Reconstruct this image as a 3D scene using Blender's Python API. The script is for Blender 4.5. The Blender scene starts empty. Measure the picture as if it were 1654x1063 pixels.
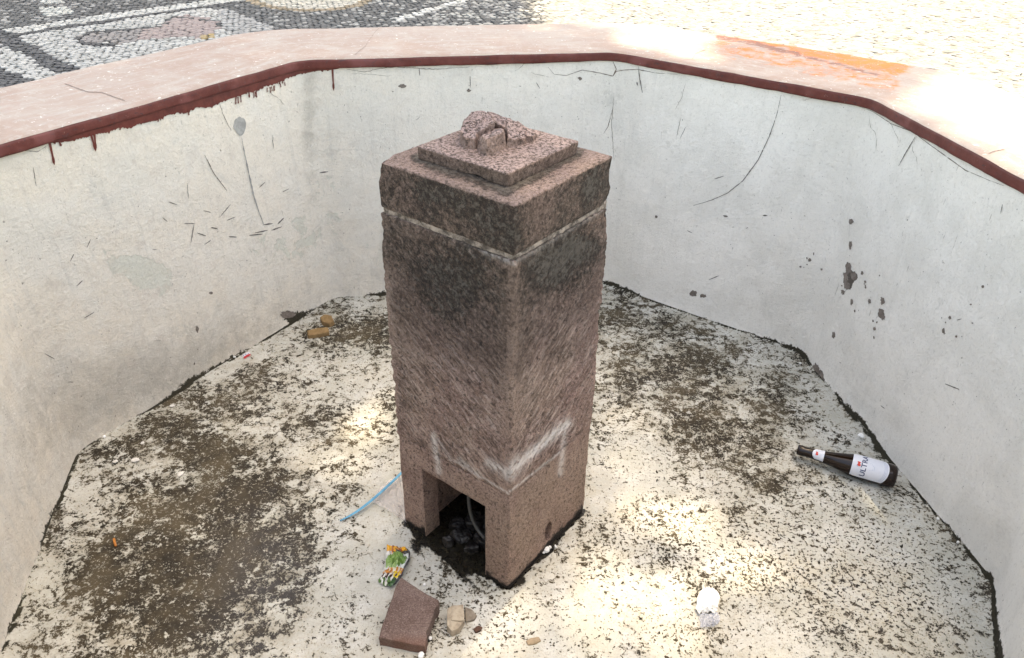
import bpy, bmesh, math, random
import numpy as np
from mathutils import Vector, Matrix
C = bpy.context.scene
col = C.collection
rng = np.random.default_rng(7)
random.seed(7)
R = math.radians
S = 1.4                                   # metres per calibration unit

# ------------------------------------------------------------------ camera
FPX, PITCH, ROLL = 1272.5, 0.5676, 0.0174   # focal length in px of the 1654 px wide photograph
HC = 1.0 * S
cd = bpy.data.cameras.new('camera'); cam = bpy.data.objects.new('camera', cd); col.objects.link(cam)
cd.sensor_fit = 'HORIZONTAL'; cd.sensor_width = 36; cd.lens = FPX / 1654 * 36
cd.clip_start = 0.02; cd.clip_end = 500
cam.location = (0, 0, HC)
cam.rotation_mode = 'QUATERNION'
fwd = Vector((0, math.cos(PITCH), -math.sin(PITCH)))
q = fwd.to_track_quat('-Z', 'Y')
cam.rotation_quaternion = q @ Matrix.Rotation(ROLL, 3, 'Z').to_quaternion()
C.camera = cam

# ------------------------------------------------------------------ light
SUN_EL, SUN_AZ = R(74), R(58)             # azimuth measured from +x towards +y
w = bpy.data.worlds.new('World'); C.world = w; w.use_nodes = True
nt = w.node_tree
bg = nt.nodes['Background']; sky = nt.nodes.new('ShaderNodeTexSky')
sky.sky_type = 'NISHITA'; sky.sun_disc = False; sky.sun_elevation = SUN_EL
sky.sun_rotation = math.pi/2 - SUN_AZ
sky.air_density = 1.0; sky.dust_density = 2.5; sky.ozone_density = 1.0
nt.links.new(sky.outputs[0], bg.inputs[0]); bg.inputs[1].default_value = 0.15
sl = bpy.data.lights.new('sun', 'SUN'); sun = bpy.data.objects.new('sun', sl); col.objects.link(sun)
sl.energy = 2.6; sl.angle = R(0.53); sl.color = (1, 0.95, 0.88)
SD = Vector((math.cos(SUN_EL)*math.cos(SUN_AZ), math.cos(SUN_EL)*math.sin(SUN_AZ), math.sin(SUN_EL)))
sun.rotation_mode = 'QUATERNION'; sun.rotation_quaternion = SD.to_track_quat('Z', 'Y'); sun.location = SD*20
C.view_settings.view_transform = 'Standard'; C.view_settings.look = 'None'
C.view_settings.exposure = 2.38; C.view_settings.gamma = 1
C.view_settings.use_white_balance = True; C.view_settings.white_balance_temperature = 9300; C.view_settings.white_balance_tint = 8   # balanced for the shade

# ------------------------------------------------------------------ projection helpers (metres <-> photo pixels)
ct, st, cr, sr = math.cos(PITCH), math.sin(PITCH), math.cos(ROLL), math.sin(ROLL)
def px(P):
    P = np.asarray(P, float).reshape(-1, 3)
    x = P[:, 0]; y = P[:, 1]; z = P[:, 2] - HC
    d = np.maximum(y*ct - z*st, 1e-4); up = y*st + z*ct
    u = x/d*FPX; v = -up/d*FPX
    return np.stack([827 + cr*u - sr*v, 531.5 + sr*u + cr*v], 1)
def at(u, v, z=0.0):
    du, dv = u-827, v-531.5
    x = cr*du + sr*dv; y = -sr*du + cr*dv; up = -y
    Y = FPX*ct + up*st; Z = -FPX*st + up*ct
    t = (z-HC)/Z
    return np.array([x*t, Y*t, z])

# ------------------------------------------------------------------ noise
_perm = np.random.default_rng(3).permutation(256).astype(np.int64)
_g = np.random.default_rng(4).normal(size=(256, 3)); _g /= np.linalg.norm(_g, axis=1)[:, None]
def pn(P):
    P = np.asarray(P, float); i = np.floor(P).astype(np.int64); f = P - i
    u = f*f*f*(f*(f*6-15)+10); out = 0
    for dx in (0, 1):
        for dy in (0, 1):
            for dz in (0, 1):
                h = _perm[(_perm[(_perm[(i[:, 0]+dx) & 255] + i[:, 1]+dy) & 255] + i[:, 2]+dz) & 255]
                g = _g[h]; dd = f - np.array([dx, dy, dz])
                wgt = (u[:, 0] if dx else 1-u[:, 0])*(u[:, 1] if dy else 1-u[:, 1])*(u[:, 2] if dz else 1-u[:, 2])
                out = out + wgt*(g*dd).sum(1)
    return out
def fbm(P, s, o=4, g=0.5):
    P = np.asarray(P, float)*s; a = 1; t = 0
    for k in range(o):
        t = t + a*pn(P + k*17.3); P = P*2.03; a *= g
    return t
def blobs(q, L):
    t = np.zeros(len(q))
    for b in L:
        u, v, ru, rv, a = b[:5]; an = R(b[5]) if len(b) > 5 else 0
        dx, dy = q[:, 0]-u, q[:, 1]-v
        X = dx*math.cos(an)+dy*math.sin(an); Y = -dx*math.sin(an)+dy*math.cos(an)
        t += a*np.exp(-((X/ru)**2+(Y/rv)**2))
    return t
def segs(q, L):
    t = np.zeros(len(q))
    for (x0, y0, x1, y1, wd, a) in L:
        A = np.array([x0, y0]); D = np.array([x1-x0, y1-y0], float)
        s = np.clip(((q-A)@D)/(D@D), 0, 1); dist = np.linalg.norm(q-A-s[:, None]*D, axis=1)
        t = np.maximum(t, a*np.exp(-(dist/wd)**2))
    return t

# ------------------------------------------------------------------ object helpers
def mesh(name, V, F, mat=None, parent=None, smooth=False, attrs=None, cols=None):
    me = bpy.data.meshes.new(name)
    me.from_pydata([tuple(map(float, v)) for v in V], [], [tuple(int(i) for i in f) for f in F])
    if mat: me.materials.append(mat)
    for k, a in (attrs or {}).items():
        me.attributes.new(k, 'FLOAT', 'POINT').data.foreach_set('value', np.ascontiguousarray(a, dtype=np.float32))
    for k, a in (cols or {}).items():
        a = np.concatenate([a, np.ones((len(a), 1))], 1).astype(np.float32)
        me.attributes.new(k, 'FLOAT_COLOR', 'POINT').data.foreach_set('color', a.ravel())
    if smooth: me.polygons.foreach_set('use_smooth', [True]*len(me.polygons))
    me.update()
    o = bpy.data.objects.new(name, me); col.objects.link(o)
    if parent:
        wl = Vector((0, 0, 0)); p_ = parent
        while p_: wl += Vector(p_.location); p_ = p_.parent
        o.parent = parent; o.location = -wl       # vertices are written in world metres
    return o
def tag(o, label=None, cat=None, group=None, kind=None):
    if label: o['label'] = label
    if cat: o['category'] = cat
    if group: o['group'] = group
    if kind: o['kind'] = kind
    return o
def thing(name, loc, label, cat, group=None):
    o = bpy.data.objects.new(name, None); col.objects.link(o); o.location = loc; o.empty_display_size = .05
    return tag(o, label, cat, group)
def settle(o):
    """put the origin of a one-mesh thing at its base"""
    me = o.data; n = len(me.vertices); a = np.empty(n*3, np.float32); me.vertices.foreach_get('co', a); a = a.reshape(-1, 3)
    c = np.array([a[:, 0].mean(), a[:, 1].mean(), a[:, 2].min()], np.float32)
    me.vertices.foreach_set('co', (a-c).ravel()); o.location = c.tolist(); me.update(); return o
def gridfaces(n, m, closed=False, off=0):
    F = []
    for i in range(n if closed else n-1):
        for j in range(m-1):
            a = i*m+j; b = ((i+1) % n)*m+j
            F.append((off+a, off+b, off+b+1, off+a+1))
    return F

# ------------------------------------------------------------------ node helpers
class NT:
    def __init__(s, name):
        s.m = bpy.data.materials.new(name); s.m.use_nodes = True; s.t = s.m.node_tree; s.b = s.t.nodes['Principled BSDF']
        s.co = s.t.nodes.new('ShaderNodeTexCoord').outputs['Object']
    def n(s, ty, **k):
        x = s.t.nodes.new(ty)
        for a, v in k.items(): setattr(x, a, v)
        return x
    def put(s, sock, v):
        if hasattr(v, 'is_linked'): s.t.links.new(v, sock)
        elif isinstance(v, (tuple, list)) and len(v) == 3 and len(sock.default_value) == 4: sock.default_value = (*v, 1)
        else: sock.default_value = v
    def attr(s, name, color=False):
        x = s.n('ShaderNodeAttribute', attribute_name=name); return x.outputs['Color' if color else 'Fac']
    def mapping(s, sc=(1, 1, 1), rot=(0, 0, 0), loc=(0, 0, 0), v=None):
        x = s.n('ShaderNodeMapping'); s.put(x.inputs[0], v or s.co); x.inputs['Scale'].default_value = sc
        x.inputs['Rotation'].default_value = rot; x.inputs['Location'].default_value = loc; return x.outputs[0]
    def noise(s, scale, detail=4, rough=.55, dist=0, v=None, color=False):
        x = s.n('ShaderNodeTexNoise'); s.put(x.inputs['Vector'], v or s.co)
        x.inputs['Scale'].default_value = scale; x.inputs['Detail'].default_value = detail
        x.inputs['Roughness'].default_value = rough; x.inputs['Distortion'].default_value = dist
        return x.outputs['Color' if color else 0]
    def voro(s, scale, feat='F1', v=None, out='Distance', rnd=1):
        x = s.n('ShaderNodeTexVoronoi', feature=feat); s.put(x.inputs['Vector'], v or s.co)
        x.inputs['Scale'].default_value = scale; x.inputs['Randomness'].default_value = rnd; return x.outputs[out]
    def ma(s, op, a, b=0.0, c=None, clamp=False):
        x = s.n('ShaderNodeMath', operation=op, use_clamp=clamp); s.put(x.inputs[0], a); s.put(x.inputs[1], b)
        if c is not None: s.put(x.inputs[2], c)
        return x.outputs[0]
    def rng(s, v, a, b, c=0.0, d=1.0):
        x = s.n('ShaderNodeMapRange', interpolation_type='SMOOTHSTEP'); s.put(x.inputs[0], v)
        for i, k in enumerate((a, b, c, d)): s.put(x.inputs[i+1], k)
        return x.outputs[0]
    def mix(s, f, a, b, mode='MIX'):
        x = s.n('ShaderNodeMix', data_type='RGBA', blend_type=mode); s.put(x.inputs[0], f); s.put(x.inputs[6], a); s.put(x.inputs[7], b)
        return x.outputs[2]
    def bump(s, h, dist=.002, strength=1.0, normal=None):
        x = s.n('ShaderNodeBump'); x.inputs['Strength'].default_value = strength; x.inputs['Distance'].default_value = dist
        s.put(x.inputs['Height'], h)
        if normal: s.put(x.inputs['Normal'], normal)
        return x.outputs[0]
    def out(s, color, rough=.8, normal=None, spec=.4, metal=0):
        s.put(s.b.inputs['Base Color'], color); s.put(s.b.inputs['Roughness'], rough)
        s.b.inputs['Specular IOR Level'].default_value = spec; s.b.inputs['Metallic'].default_value = metal
        if normal: s.put(s.b.inputs['Normal'], normal)
        return s.m

# ---- floor: white paint flaking off brown concrete
def m_floor():
    t = NT('flaking_floor_paint')
    dirt, wet, moss, speck, grey = [t.attr(k) for k in ('dirt', 'wet', 'moss', 'speck', 'grey')]
    warp = t.noise(9, 3, .5, 0, color=True)
    vec = t.n('ShaderNodeVectorMath', operation='MULTIPLY_ADD'); t.put(vec.inputs[0], warp); vec.inputs[1].default_value = (.05, .05, .05); t.put(vec.inputs[2], t.co)
    v = vec.outputs[0]
    big = t.noise(9, 2, .5, .3, v)
    mid = t.noise(48, 10, .76, .25, v)
    fin = t.noise(170, 4, .7, .2)
    cov = t.ma('ADD', t.ma('MULTIPLY', mid, .66), t.ma('ADD', t.ma('MULTIPLY', big, .26), t.ma('MULTIPLY', fin, .30)))
    cov = t.ma('SUBTRACT', cov, .11)
    thr = t.ma('SUBTRACT', .625, t.ma('MULTIPLY', dirt, .205))
    chip = t.rng(t.ma('SUBTRACT', cov, thr), -.010, .012)
    fine = t.noise(150, 4, .6, .25)
    sthr = t.ma('SUBTRACT', .74, t.ma('MULTIPLY', speck, .25))
    dots = t.rng(t.ma('SUBTRACT', fine, sthr), -.01, .02)
    dots2 = t.rng(t.ma('SUBTRACT', t.noise(70, 4, .6, .3), t.ma('ADD', sthr, .015)), -.01, .015)
    dots = t.ma('MAXIMUM', dots, dots2)
    mask = t.ma('MAXIMUM', chip, dots)
    # paint colour
    p = t.mix(t.rng(t.noise(14, 4, .6), .35, .65), (.515, .520, .490), (.435, .435, .395))
    p = t.mix(t.rng(t.noise(70, 7, .78), .46, .66, 0, .65), p, (.40, .37, .31))
    p = t.mix(t.rng(t.noise(240, 3, .7), .52, .66, 0, .4), p, (.30, .27, .23))
    p = t.mix(t.ma('MULTIPLY', t.rng(t.noise(4, 3, .5), .45, .6), t.rng(cov, .4, .6, 0, .6)), p, (.46, .42, .33))
    soft = t.ma('MULTIPLY', t.rng(t.noise(16, 7, .7), .40, .62), t.rng(dirt, .25, .75))
    p = t.mix(t.ma('MULTIPLY', soft, .75), p, (.24, .215, .165))
    cl = t.rng(t.noise(5.5, 5, .65), .46, .62, 0, .45)
    p = t.mix(cl, p, (.345, .345, .30))
    halo = t.rng(t.ma('SUBTRACT', cov, thr), -.05, .0)
    p = t.mix(t.ma('MULTIPLY', halo, .45), p, (.30, .27, .20))
    # bare dirt colour
    d = t.mix(t.rng(t.noise(22, 6, .65), .35, .65), (0.051, 0.039, 0.023), (0.016, 0.012, 0.007))
    d = t.mix(t.rng(t.noise(7, 3, .5), .47, .64, 0, .7), d, (0.083, 0.065, 0.040))
    d = t.mix(t.ma('MULTIPLY', grey, t.rng(t.noise(26, 5, .6), .3, .6, .4, 1)), d, (0.045, 0.042, 0.042))
    d = t.mix(t.rng(t.noise(130, 5, .75), .57, .64, 0, .75), d, (.46, .43, .37))
    c = t.mix(mask, p, d)
    mf = t.rng(t.ma('SUBTRACT', t.ma('ADD', t.noise(40, 6, .7), t.ma('MULTIPLY', moss, .75)), 1.0), -.07, .07)
    c = t.mix(mf, c, (.022, .019, .010))
    wf = t.rng(t.ma('SUBTRACT', t.ma('ADD', t.noise(36, 6, .7, .5), wet), 1.0), -.07, .07)
    wc = t.mix(t.rng(t.noise(90, 4, .7), .5, .68), (.008, .007, .005), (.035, .030, .018))
    c = t.mix(wf, c, wc)
    r = t.ma('SUBTRACT', t.rng(t.noise(50, 3), .3, .7, .75, .95), t.ma('MULTIPLY', wf, .55))
    h = t.ma('ADD', t.ma('MULTIPLY', mask, -.8), t.ma('MULTIPLY', t.noise(190, 5, .7), .5))
    h = t.ma('ADD', h, t.ma('MULTIPLY', t.noise(18, 4, .6), 1.2))
    return t.out(c, r, t.bump(h, .0022, .9), .35)

def m_wall():
    t = NT('stained_white_wall_paint')
    patch, grime, moss, warm, chip = [t.attr(k) for k in ('patch', 'grime', 'moss', 'warm', 'chip')]
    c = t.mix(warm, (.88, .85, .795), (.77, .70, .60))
    c = t.mix(t.rng(t.noise(4.5, 6, .65, .3), .42, .60, 0, .5), c, (.72, .695, .64))
    # older greenish coat showing in patches with crisp edges
    pf = t.rng(t.ma('SUBTRACT', t.ma('ADD', t.noise(14, 8, .72, .3), patch), .92), -.012, .02)
    c = t.mix(t.ma('MULTIPLY', pf, .55), c, (.57, .59, .51))
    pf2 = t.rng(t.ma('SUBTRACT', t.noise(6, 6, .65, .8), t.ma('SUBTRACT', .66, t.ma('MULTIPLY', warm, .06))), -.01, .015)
    c = t.mix(t.ma('MULTIPLY', pf2, .35), c, (.57, .55, .50))
    # rain streaks
    stv = t.noise(48, 5, .65, .1, t.mapping((1, 1, .06)))
    c = t.mix(t.rng(stv, .52, .70, 0, t.ma('ADD', .12, t.ma('MULTIPLY', warm, .16))), c, (.52, .50, .46))
    # rubbed grime
    gf = t.rng(t.ma('ADD', t.noise(17, 9, .78, .3), grime), .58, 1.15, 0, .7)
    c = t.mix(gf, c, (.33, .30, .255))
    c = t.mix(t.rng(t.noise(90, 6, .8, .2), .54, .70, 0, .42), c, (.46, .43, .38))
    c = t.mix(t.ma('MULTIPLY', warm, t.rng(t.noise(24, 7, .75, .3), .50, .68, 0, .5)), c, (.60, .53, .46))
    # little pits, pock marks and scuffs
    c = t.mix(t.rng(t.noise(170, 5, .8, .2), .54, .66, 0, .32), c, (.44, .41, .37))
    c = t.mix(t.rng(t.noise(150, 5, .8, .2, t.mapping(loc=(4, 2, 7))), .56, .66, 0, .5), c, (.88, .86, .82))
    sp = t.rng(t.noise(135, 3, .55, .2), .70, .735, 0, .8)
    c = t.mix(sp, c, (.16, .13, .11))
    scr = t.rng(t.noise(30, 3, .6, .2, t.mapping((3.2, 3.2, .55), (.35, .5, .2))), .71, .735, 0, .45)
    c = t.mix(scr, c, (.25, .23, .20))
    cf = t.rng(t.ma('SUBTRACT', t.ma('ADD', t.noise(60, 5, .6, .5), chip), 1.02), -.02, .02)
    c = t.mix(cf, c, (.105, .088, .075))
    mf = t.rng(t.ma('SUBTRACT', t.ma('ADD', t.noise(52, 7, .75, .3), t.ma('MULTIPLY', moss, .62)), .93), -.05, .05)
    c = t.mix(mf, c, (.040, .034, .022))
    h = t.ma('ADD', t.ma('MULTIPLY', t.noise(75, 8, .82, .3), 2.0), t.ma('MULTIPLY', t.noise(14, 4, .6), 1.6))
    h = t.ma('ADD', h, t.ma('MULTIPLY', t.ma('ADD', pf, cf), -.25))
    h = t.ma('ADD', h, t.ma('MULTIPLY', sp, -1.0))
    return t.out(c, .82, t.bump(h, .0036, 1.0), .3)

def m_stone(name='pink_volcanic_stone'):
    t = NT(name)
    lich, chalk, damp, topf, wv, strk = [t.attr(k) for k in ('lichen', 'chalk', 'damp', 'topf', 'wv', 'strk')]
    sx = t.n('ShaderNodeSeparateXYZ'); t.put(sx.inputs[0], t.co); z = sx.outputs[2]
    # tool strokes fall towards the front corner on both faces
    ang = .62
    wob = t.ma('MULTIPLY', t.ma('SUBTRACT', t.noise(12, 3, .6), .5), .022)
    pp = t.ma('ADD', wob, t.ma('SUBTRACT', t.ma('MULTIPLY', z, math.cos(ang)), t.ma('MULTIPLY', wv, math.sin(ang))))
    qq = t.ma('ADD', t.ma('MULTIPLY', z, math.sin(ang)), t.ma('MULTIPLY', wv, math.cos(ang)))
    cx = t.n('ShaderNodeCombineXYZ'); t.put(cx.inputs[0], t.ma('MULTIPLY', pp, 6.5)); t.put(cx.inputs[1], qq); t.put(cx.inputs[2], t.ma('MULTIPLY', sx.outputs[0], .3))
    stroke = t.ma('ADD', t.ma('MULTIPLY', t.noise(30, 3, .55, 0, cx.outputs[0]), .72), t.ma('MULTIPLY', t.noise(110, 4, .7), .28))
    grain = t.noise(260, 4, .75)
    pit = t.rng(t.noise(130, 4, .65, .2), .58, .64)
    c = t.mix(t.rng(t.noise(12, 5, .65), .35, .65), (.265, .170, .140), (.36, .25, .205))
    c = t.mix(t.rng(t.noise(4, 3, .5), .45, .65, 0, .6), c, (.29, .21, .155))
    c = t.mix(t.rng(grain, .53, .63, 0, .38), c, (.50, .39, .345))
    c = t.mix(t.rng(grain, .48, .39, 0, .7), c, (.075, .05, .04))
    c = t.mix(topf, c, t.mix(t.rng(t.noise(190, 4, .8), .43, .53), (.060, .044, .040), (.335, .250, .235)))  # pinker, paler top faces: partly the stone, partly skylight put into the colour
    c = t.mix(t.ma('MULTIPLY', t.ma('MULTIPLY', t.rng(stroke, .51, .43), t.rng(t.noise(7, 4, .6), .40, .60, .3, 1.0)), t.ma('MULTIPLY', strk, .62)), c, (.075, .05, .04))
    rdg = t.ma('MULTIPLY', t.rng(stroke, .52, .60), t.ma('MULTIPLY', strk, .28))
    c = t.mix(rdg, c, (.60, .50, .43))
    veil = t.rng(t.ma('ADD', t.ma('MULTIPLY', t.noise(10, 6, .75), .5), lich), .30, .72, 0, .74)
    c = t.mix(t.ma('MULTIPLY', veil, t.ma('SUBTRACT', 1.0, t.ma('MULTIPLY', topf, .75))), c, t.mix(t.rng(t.noise(150, 4, .7), .46, .58), (.058, .038, .030), (.15, .105, .085)))
    lf = t.rng(t.ma('SUBTRACT', t.ma('ADD', t.noise(85, 9, .85, .15), lich), 1.06), -.08, .10, 0, .85)
    c = t.mix(lf, c, (.018, .014, .011))
    lf2 = t.rng(t.ma('SUBTRACT', t.ma('ADD', t.noise(95, 6, .8, .2, t.mapping(loc=(3, 1, 2))), t.ma('MULTIPLY', lich, .8)), 1.06), -.06, .06, 0, .22)
    c = t.mix(lf2, c, (.30, .27, .23))
    c = t.mix(t.ma('MULTIPLY', pit, .65), c, (.04, .028, .022))
    kf = t.ma('MULTIPLY', chalk, t.rng(t.ma('ADD', t.ma('MULTIPLY', stroke, .6), t.ma('MULTIPLY', t.noise(120, 5, .7), .5)), .38, .60))
    c = t.mix(t.ma('MINIMUM', kf, .85), c, (.74, .68, .63))
    df = t.rng(t.ma('SUBTRACT', t.ma('ADD', t.noise(60, 6, .7), damp), 1.0), -.16, .16)
    c = t.mix(df, c, (.012, .009, .008))
    h = t.ma('ADD', t.ma('MULTIPLY', t.ma('MULTIPLY', stroke, t.rng(t.noise(7, 4, .6), .38, .62, .8, 2.4)), t.ma('ADD', .15, strk)), t.ma('ADD', t.ma('MULTIPLY', grain, .55), t.ma('MULTIPLY', pit, -.7)))
    h = t.ma('ADD', h, t.ma('MULTIPLY', t.noise(70, 5, .7), .35))
    return t.out(c, t.ma('SUBTRACT', .92, t.ma('MULTIPLY', df, .35)), t.bump(h, .0065, 1.0), .25)

def m_coping():
    t = NT('worn_pink_paint')
    orange, pale, streak = [t.attr(k) for k in ('orange', 'pale', 'streak')]
    al, ra = t.attr('al'), t.attr('ra')
    cx = t.n('ShaderNodeCombineXYZ'); t.put(cx.inputs[0], t.ma('MULTIPLY', al, .22)); t.put(cx.inputs[1], ra)
    br = t.noise(34, 6, .7, .4, cx.outputs[0])
    c = t.mix(t.rng(t.noise(7, 6, .7, .4), .40, .62), (0.344, 0.244, 0.204), (0.384, 0.312, 0.276))
    c = t.mix(t.rng(br, .50, .64, 0, .65), c, (0.416, 0.372, 0.344))
    c = t.mix(t.rng(br, .44, .34, 0, .5), c, (0.320, 0.208, 0.168))
    c = t.mix(t.rng(t.noise(50, 5, .75, .5), .52, .66, 0, .6), c, (0.448, 0.408, 0.376))
    c = t.mix(t.rng(t.noise(16, 6, .7, .8), .54, .66, 0, .6), c, (0.360, 0.240, 0.208))
    c = t.mix(t.rng(t.noise(110, 4, .7), .60, .70, 0, .5), c, (.33, .24, .24))
    c = t.mix(t.ma('MULTIPLY', pale, .55), c, (0.408, 0.364, 0.336))
    of = t.rng(t.ma('SUBTRACT', t.ma('ADD', t.noise(22, 6, .7, .5), orange), .98), -.12, .12)
    c = t.mix(of, c, t.mix(t.rng(t.noise(40, 5, .7), .45, .6), (.74, .17, .022), (.50, .19, .10)))
    c = t.mix(1.0, c, (.84, .85, .835), 'MULTIPLY')
    sf = t.rng(t.ma('SUBTRACT', t.ma('ADD', t.noise(26, 6, .7, .5, t.mapping((1, 1, 1))), streak), 1.0), -.12, .12)
    c = t.mix(sf, c, (.20, .085, .060))
    fl = t.rng(t.noise(75, 4, .6, .8), .655, .675)
    c = t.mix(t.ma('MULTIPLY', fl, .8), c, (0.592, 0.568, 0.544))
    h = t.ma('ADD', t.noise(60, 6, .7), t.ma('MULTIPLY', t.noise(240, 3, .6), .4))
    return t.out(c, .72, t.bump(h, .0018, .8), .35)

def m_red():
    t = NT('oxide_red_paint')
    c = t.mix(t.rng(t.noise(18, 6, .7), .35, .65), (.098, .019, .015), (.138, .034, .027))
    c = t.mix(t.rng(t.noise(55, 6, .75, .4), .56, .68, 0, .8), c, (.10, .045, .045))
    c = t.mix(t.rng(t.noise(90, 4, .7, .6), .66, .70, 0, .6), c, (.30, .22, .20))
    c = t.mix(t.rng(t.noise(34, 5, .7, 1.2, t.mapping((1, 1, 2))), .58, .64, 0, .7), c, (.045, .025, .030))
    c = t.mix(t.rng(t.noise(9, 3, .5), .5, .68, 0, .4), c, (.24, .085, .085))
    h = t.noise(70, 5, .7)
    return t.out(c, .55, t.bump(h, .0014, .7), .4)
def m_drip():
    t = NT('dripped_dark_red_paint')
    c = t.mix(t.rng(t.noise(40, 4, .6), .35, .65), (.085, .013, .010), (.13, .026, .018))
    return t.out(c, .35, t.bump(t.noise(80, 4, .6), .001, .6), .5)
def plain(name, a, b=None, sc=60, rough=.8, dist=.0012, spec=.35, detail=5, strength=.8, metal=0):
    t = NT(name); b = b or tuple(x*.7 for x in a)
    c = t.mix(t.rng(t.noise(sc, detail, .7), .36, .64), a, b)
    return t.out(c, rough, t.bump(t.noise(sc*1.7, detail, .7), dist, strength), spec, metal)
def m_vcol(name, rough=.4, sc=80, spec=.5, dist=.0008, var=.25):
    t = NT(name); c = t.attr('paint', True)
    c = t.mix(t.rng(t.noise(sc, 5, .7), .35, .7, 0, var), c, (.05, .045, .04))
    return t.out(c, rough, t.bump(t.noise(sc*1.4, 4, .6), dist, .7), spec)

M_floor, M_wall, M_stone, M_coping, M_red, M_drip = m_floor(), m_wall(), m_stone(), m_coping(), m_red(), m_drip()

# ------------------------------------------------------------------ basin plan
BC = np.array([-.0072, 1.0036])*S
base = np.array([(-.811, 1.110), (-.4473, 1.6965), (.2147, 1.8138), (.6579, 1.4908), (.7734, .8434)])*S
rad = [(np.linalg.norm(v-BC), math.atan2(*(v-BC)[::-1])) for v in base]
prev = np.array([-.6871, .5485])*S
near = [np.array([.52, .30])*S, np.array([-.13, .185])*S]
octo = [prev, *base, *near]               # clockwise seen from above, starting at the near left corner
octo = np.array(octo)
def rounded(P, r, n=7):
    out = []; N = len(P)
    for i in range(N):
        a, b, c = P[i-1], P[i], P[(i+1) % N]
        da = (a-b)/np.linalg.norm(a-b); dc = (c-b)/np.linalg.norm(c-b)
        p0, p2 = b+da*r, b+dc*r
        for t in np.linspace(0, 1, n): out.append((1-t)**2*p0+2*t*(1-t)*b+t*t*p2)
    return np.array(out)
def resample(P, step):
    Q = np.vstack([P, P[:1]]); L = np.r_[0, np.cumsum(np.linalg.norm(np.diff(Q, axis=0), axis=1))]
    n = int(L[-1]/step); s = np.linspace(0, L[-1], n, endpoint=False)
    return np.stack([np.interp(s, L, Q[:, 0]), np.interp(s, L, Q[:, 1])], 1)
HW = .559*S                               # wall height
FL = 1.0288
Bc = resample(rounded(octo, .035), .008)  # foot of the wall
NB = len(Bc)
Tc = BC+(resample(rounded(octo, .05), .008)-BC)*FL
# pair the curves index for index
def respace(P, n):
    Q = np.vstack([P, P[:1]]); L = np.r_[0, np.cumsum(np.linalg.norm(np.diff(Q, axis=0), axis=1))]
    s = np.linspace(0, L[-1], n, endpoint=False)
    return np.stack([np.interp(s, L, Q[:, 0]), np.interp(s, L, Q[:, 1])], 1)
Tc = respace(Tc, NB)
i0 = np.argmin(np.linalg.norm(Tc-Bc[0], axis=1))
def cnormal(P):
    t = np.roll(P, -1, 0)-np.roll(P, 1, 0); t /= np.linalg.norm(t, axis=1)[:, None]
    n = np.stack([t[:, 1], -t[:, 0]], 1)
    s = np.sign(((BC-P)*n).sum(1)); return n*s[:, None]
Bn = cnormal(Bc)
def Wpt(s, h, off=0.0):
    """point of the wall's inner face; s index along the curve, h 0..1"""
    s = np.asarray(s, float) % NB; h = np.asarray(h, float)
    i = np.floor(s).astype(int) % NB; j = (i+1) % NB; f = (s-np.floor(s))[:, None]
    b = Bc[i]*(1-f)+Bc[j]*f; tt = Tc[i]*(1-f)+Tc[j]*f; n = Bn[i]*(1-f)+Bn[j]*f
    p = b*(1-h[:, None])+tt*h[:, None]
    P = np.c_[p, h*HW]
    d = .0045*fbm(P, 3.2, 3)+.0016*fbm(P, 14, 3)
    # a slightly hollow, hand-trowelled foot
    d = d+.004*np.exp(-h*HW/.012)
    P[:, :2] += n*(d+off)[:, None]
    return P
NH = 84
hs = np.linspace(0, 1, NH)
ss, hh = np.meshgrid(np.arange(NB), hs, indexing='ij')
WV = Wpt(ss.ravel(), hh.ravel()); WPX = px(WV)
vis = (WV[:, 1] > .72)
def onwall(u, v, off=.0008):
    """point of the wall seen at photo pixel (u, v)"""
    d = np.where(vis, (WPX[:, 0]-u)**2+(WPX[:, 1]-v)**2, 1e9); k = int(np.argmin(d)); s, h = float(ss.ravel()[k]), float(hh.ravel()[k])
    for _ in range(6):
        P = Wpt(np.array([s, s+.5, s]), np.array([h, h, h+.004])); q = px(P)
        J = np.stack([(q[1]-q[0])/.5, (q[2]-q[0])/.004], 1)
        ds = np.linalg.lstsq(J, np.array([u, v])-q[0], rcond=None)[0]
        s += float(np.clip(ds[0], -4, 4)); h = float(np.clip(h+ds[1], -.01, 1.03))
    return s, h
def wallP(u, v, off=.0008):
    s, h = onwall(u, v); return Wpt(np.array([s]), np.array([h]), off)[0]

basin = thing('fountain_basin', (float(BC[0]), float(BC[1]), 0), 'dry eight-sided white basin with red lip and pink coping around the stone pillar', 'fountain')
q = WPX; x, y, z = WV.T
far = (y > .7)
warm = np.clip(.5-.55*(x+.15)/.9, 0, 1)  # warmer towards the left: warm light put into the colour, along with dirt
patch = np.where(far, blobs(q, [(190, 420, 60, 28, .45, 20), (240, 450, 50, 40, .40), (110, 490, 25, 22, .35), (150, 520, 20, 40, .3), (440, 405, 60, 45, .42), (330, 470, 60, 50, .3),
        (520, 330, 60, 90, .38), (600, 400, 50, 60, .3), (330, 560, 30, 10, .3), (170, 250, 40, 12, .25), (270, 185, 12, 5, .4), (65, 255, 25, 8, .45, 20), (1060, 300, 60, 90, .12)]), 0)
grime = np.where(far, blobs(q, [(180, 620, 130, 60, .30, -30), (60, 640, 60, 150, .18), (350, 560, 130, 50, .22, -35), (540, 300, 60, 90, .10), (500, 120, 14, 120, .22, 2), (500, 240, 12, 90, .18),
        (1000, 250, 10, 110, .18), (1250, 480, 110, 40, .16, 25), (1400, 640, 60, 30, .16, 45), (1560, 690, 70, 60, .1), (380, 300, 60, 60, .06), (1620, 820, 30, 100, .15)]), .1)
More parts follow.
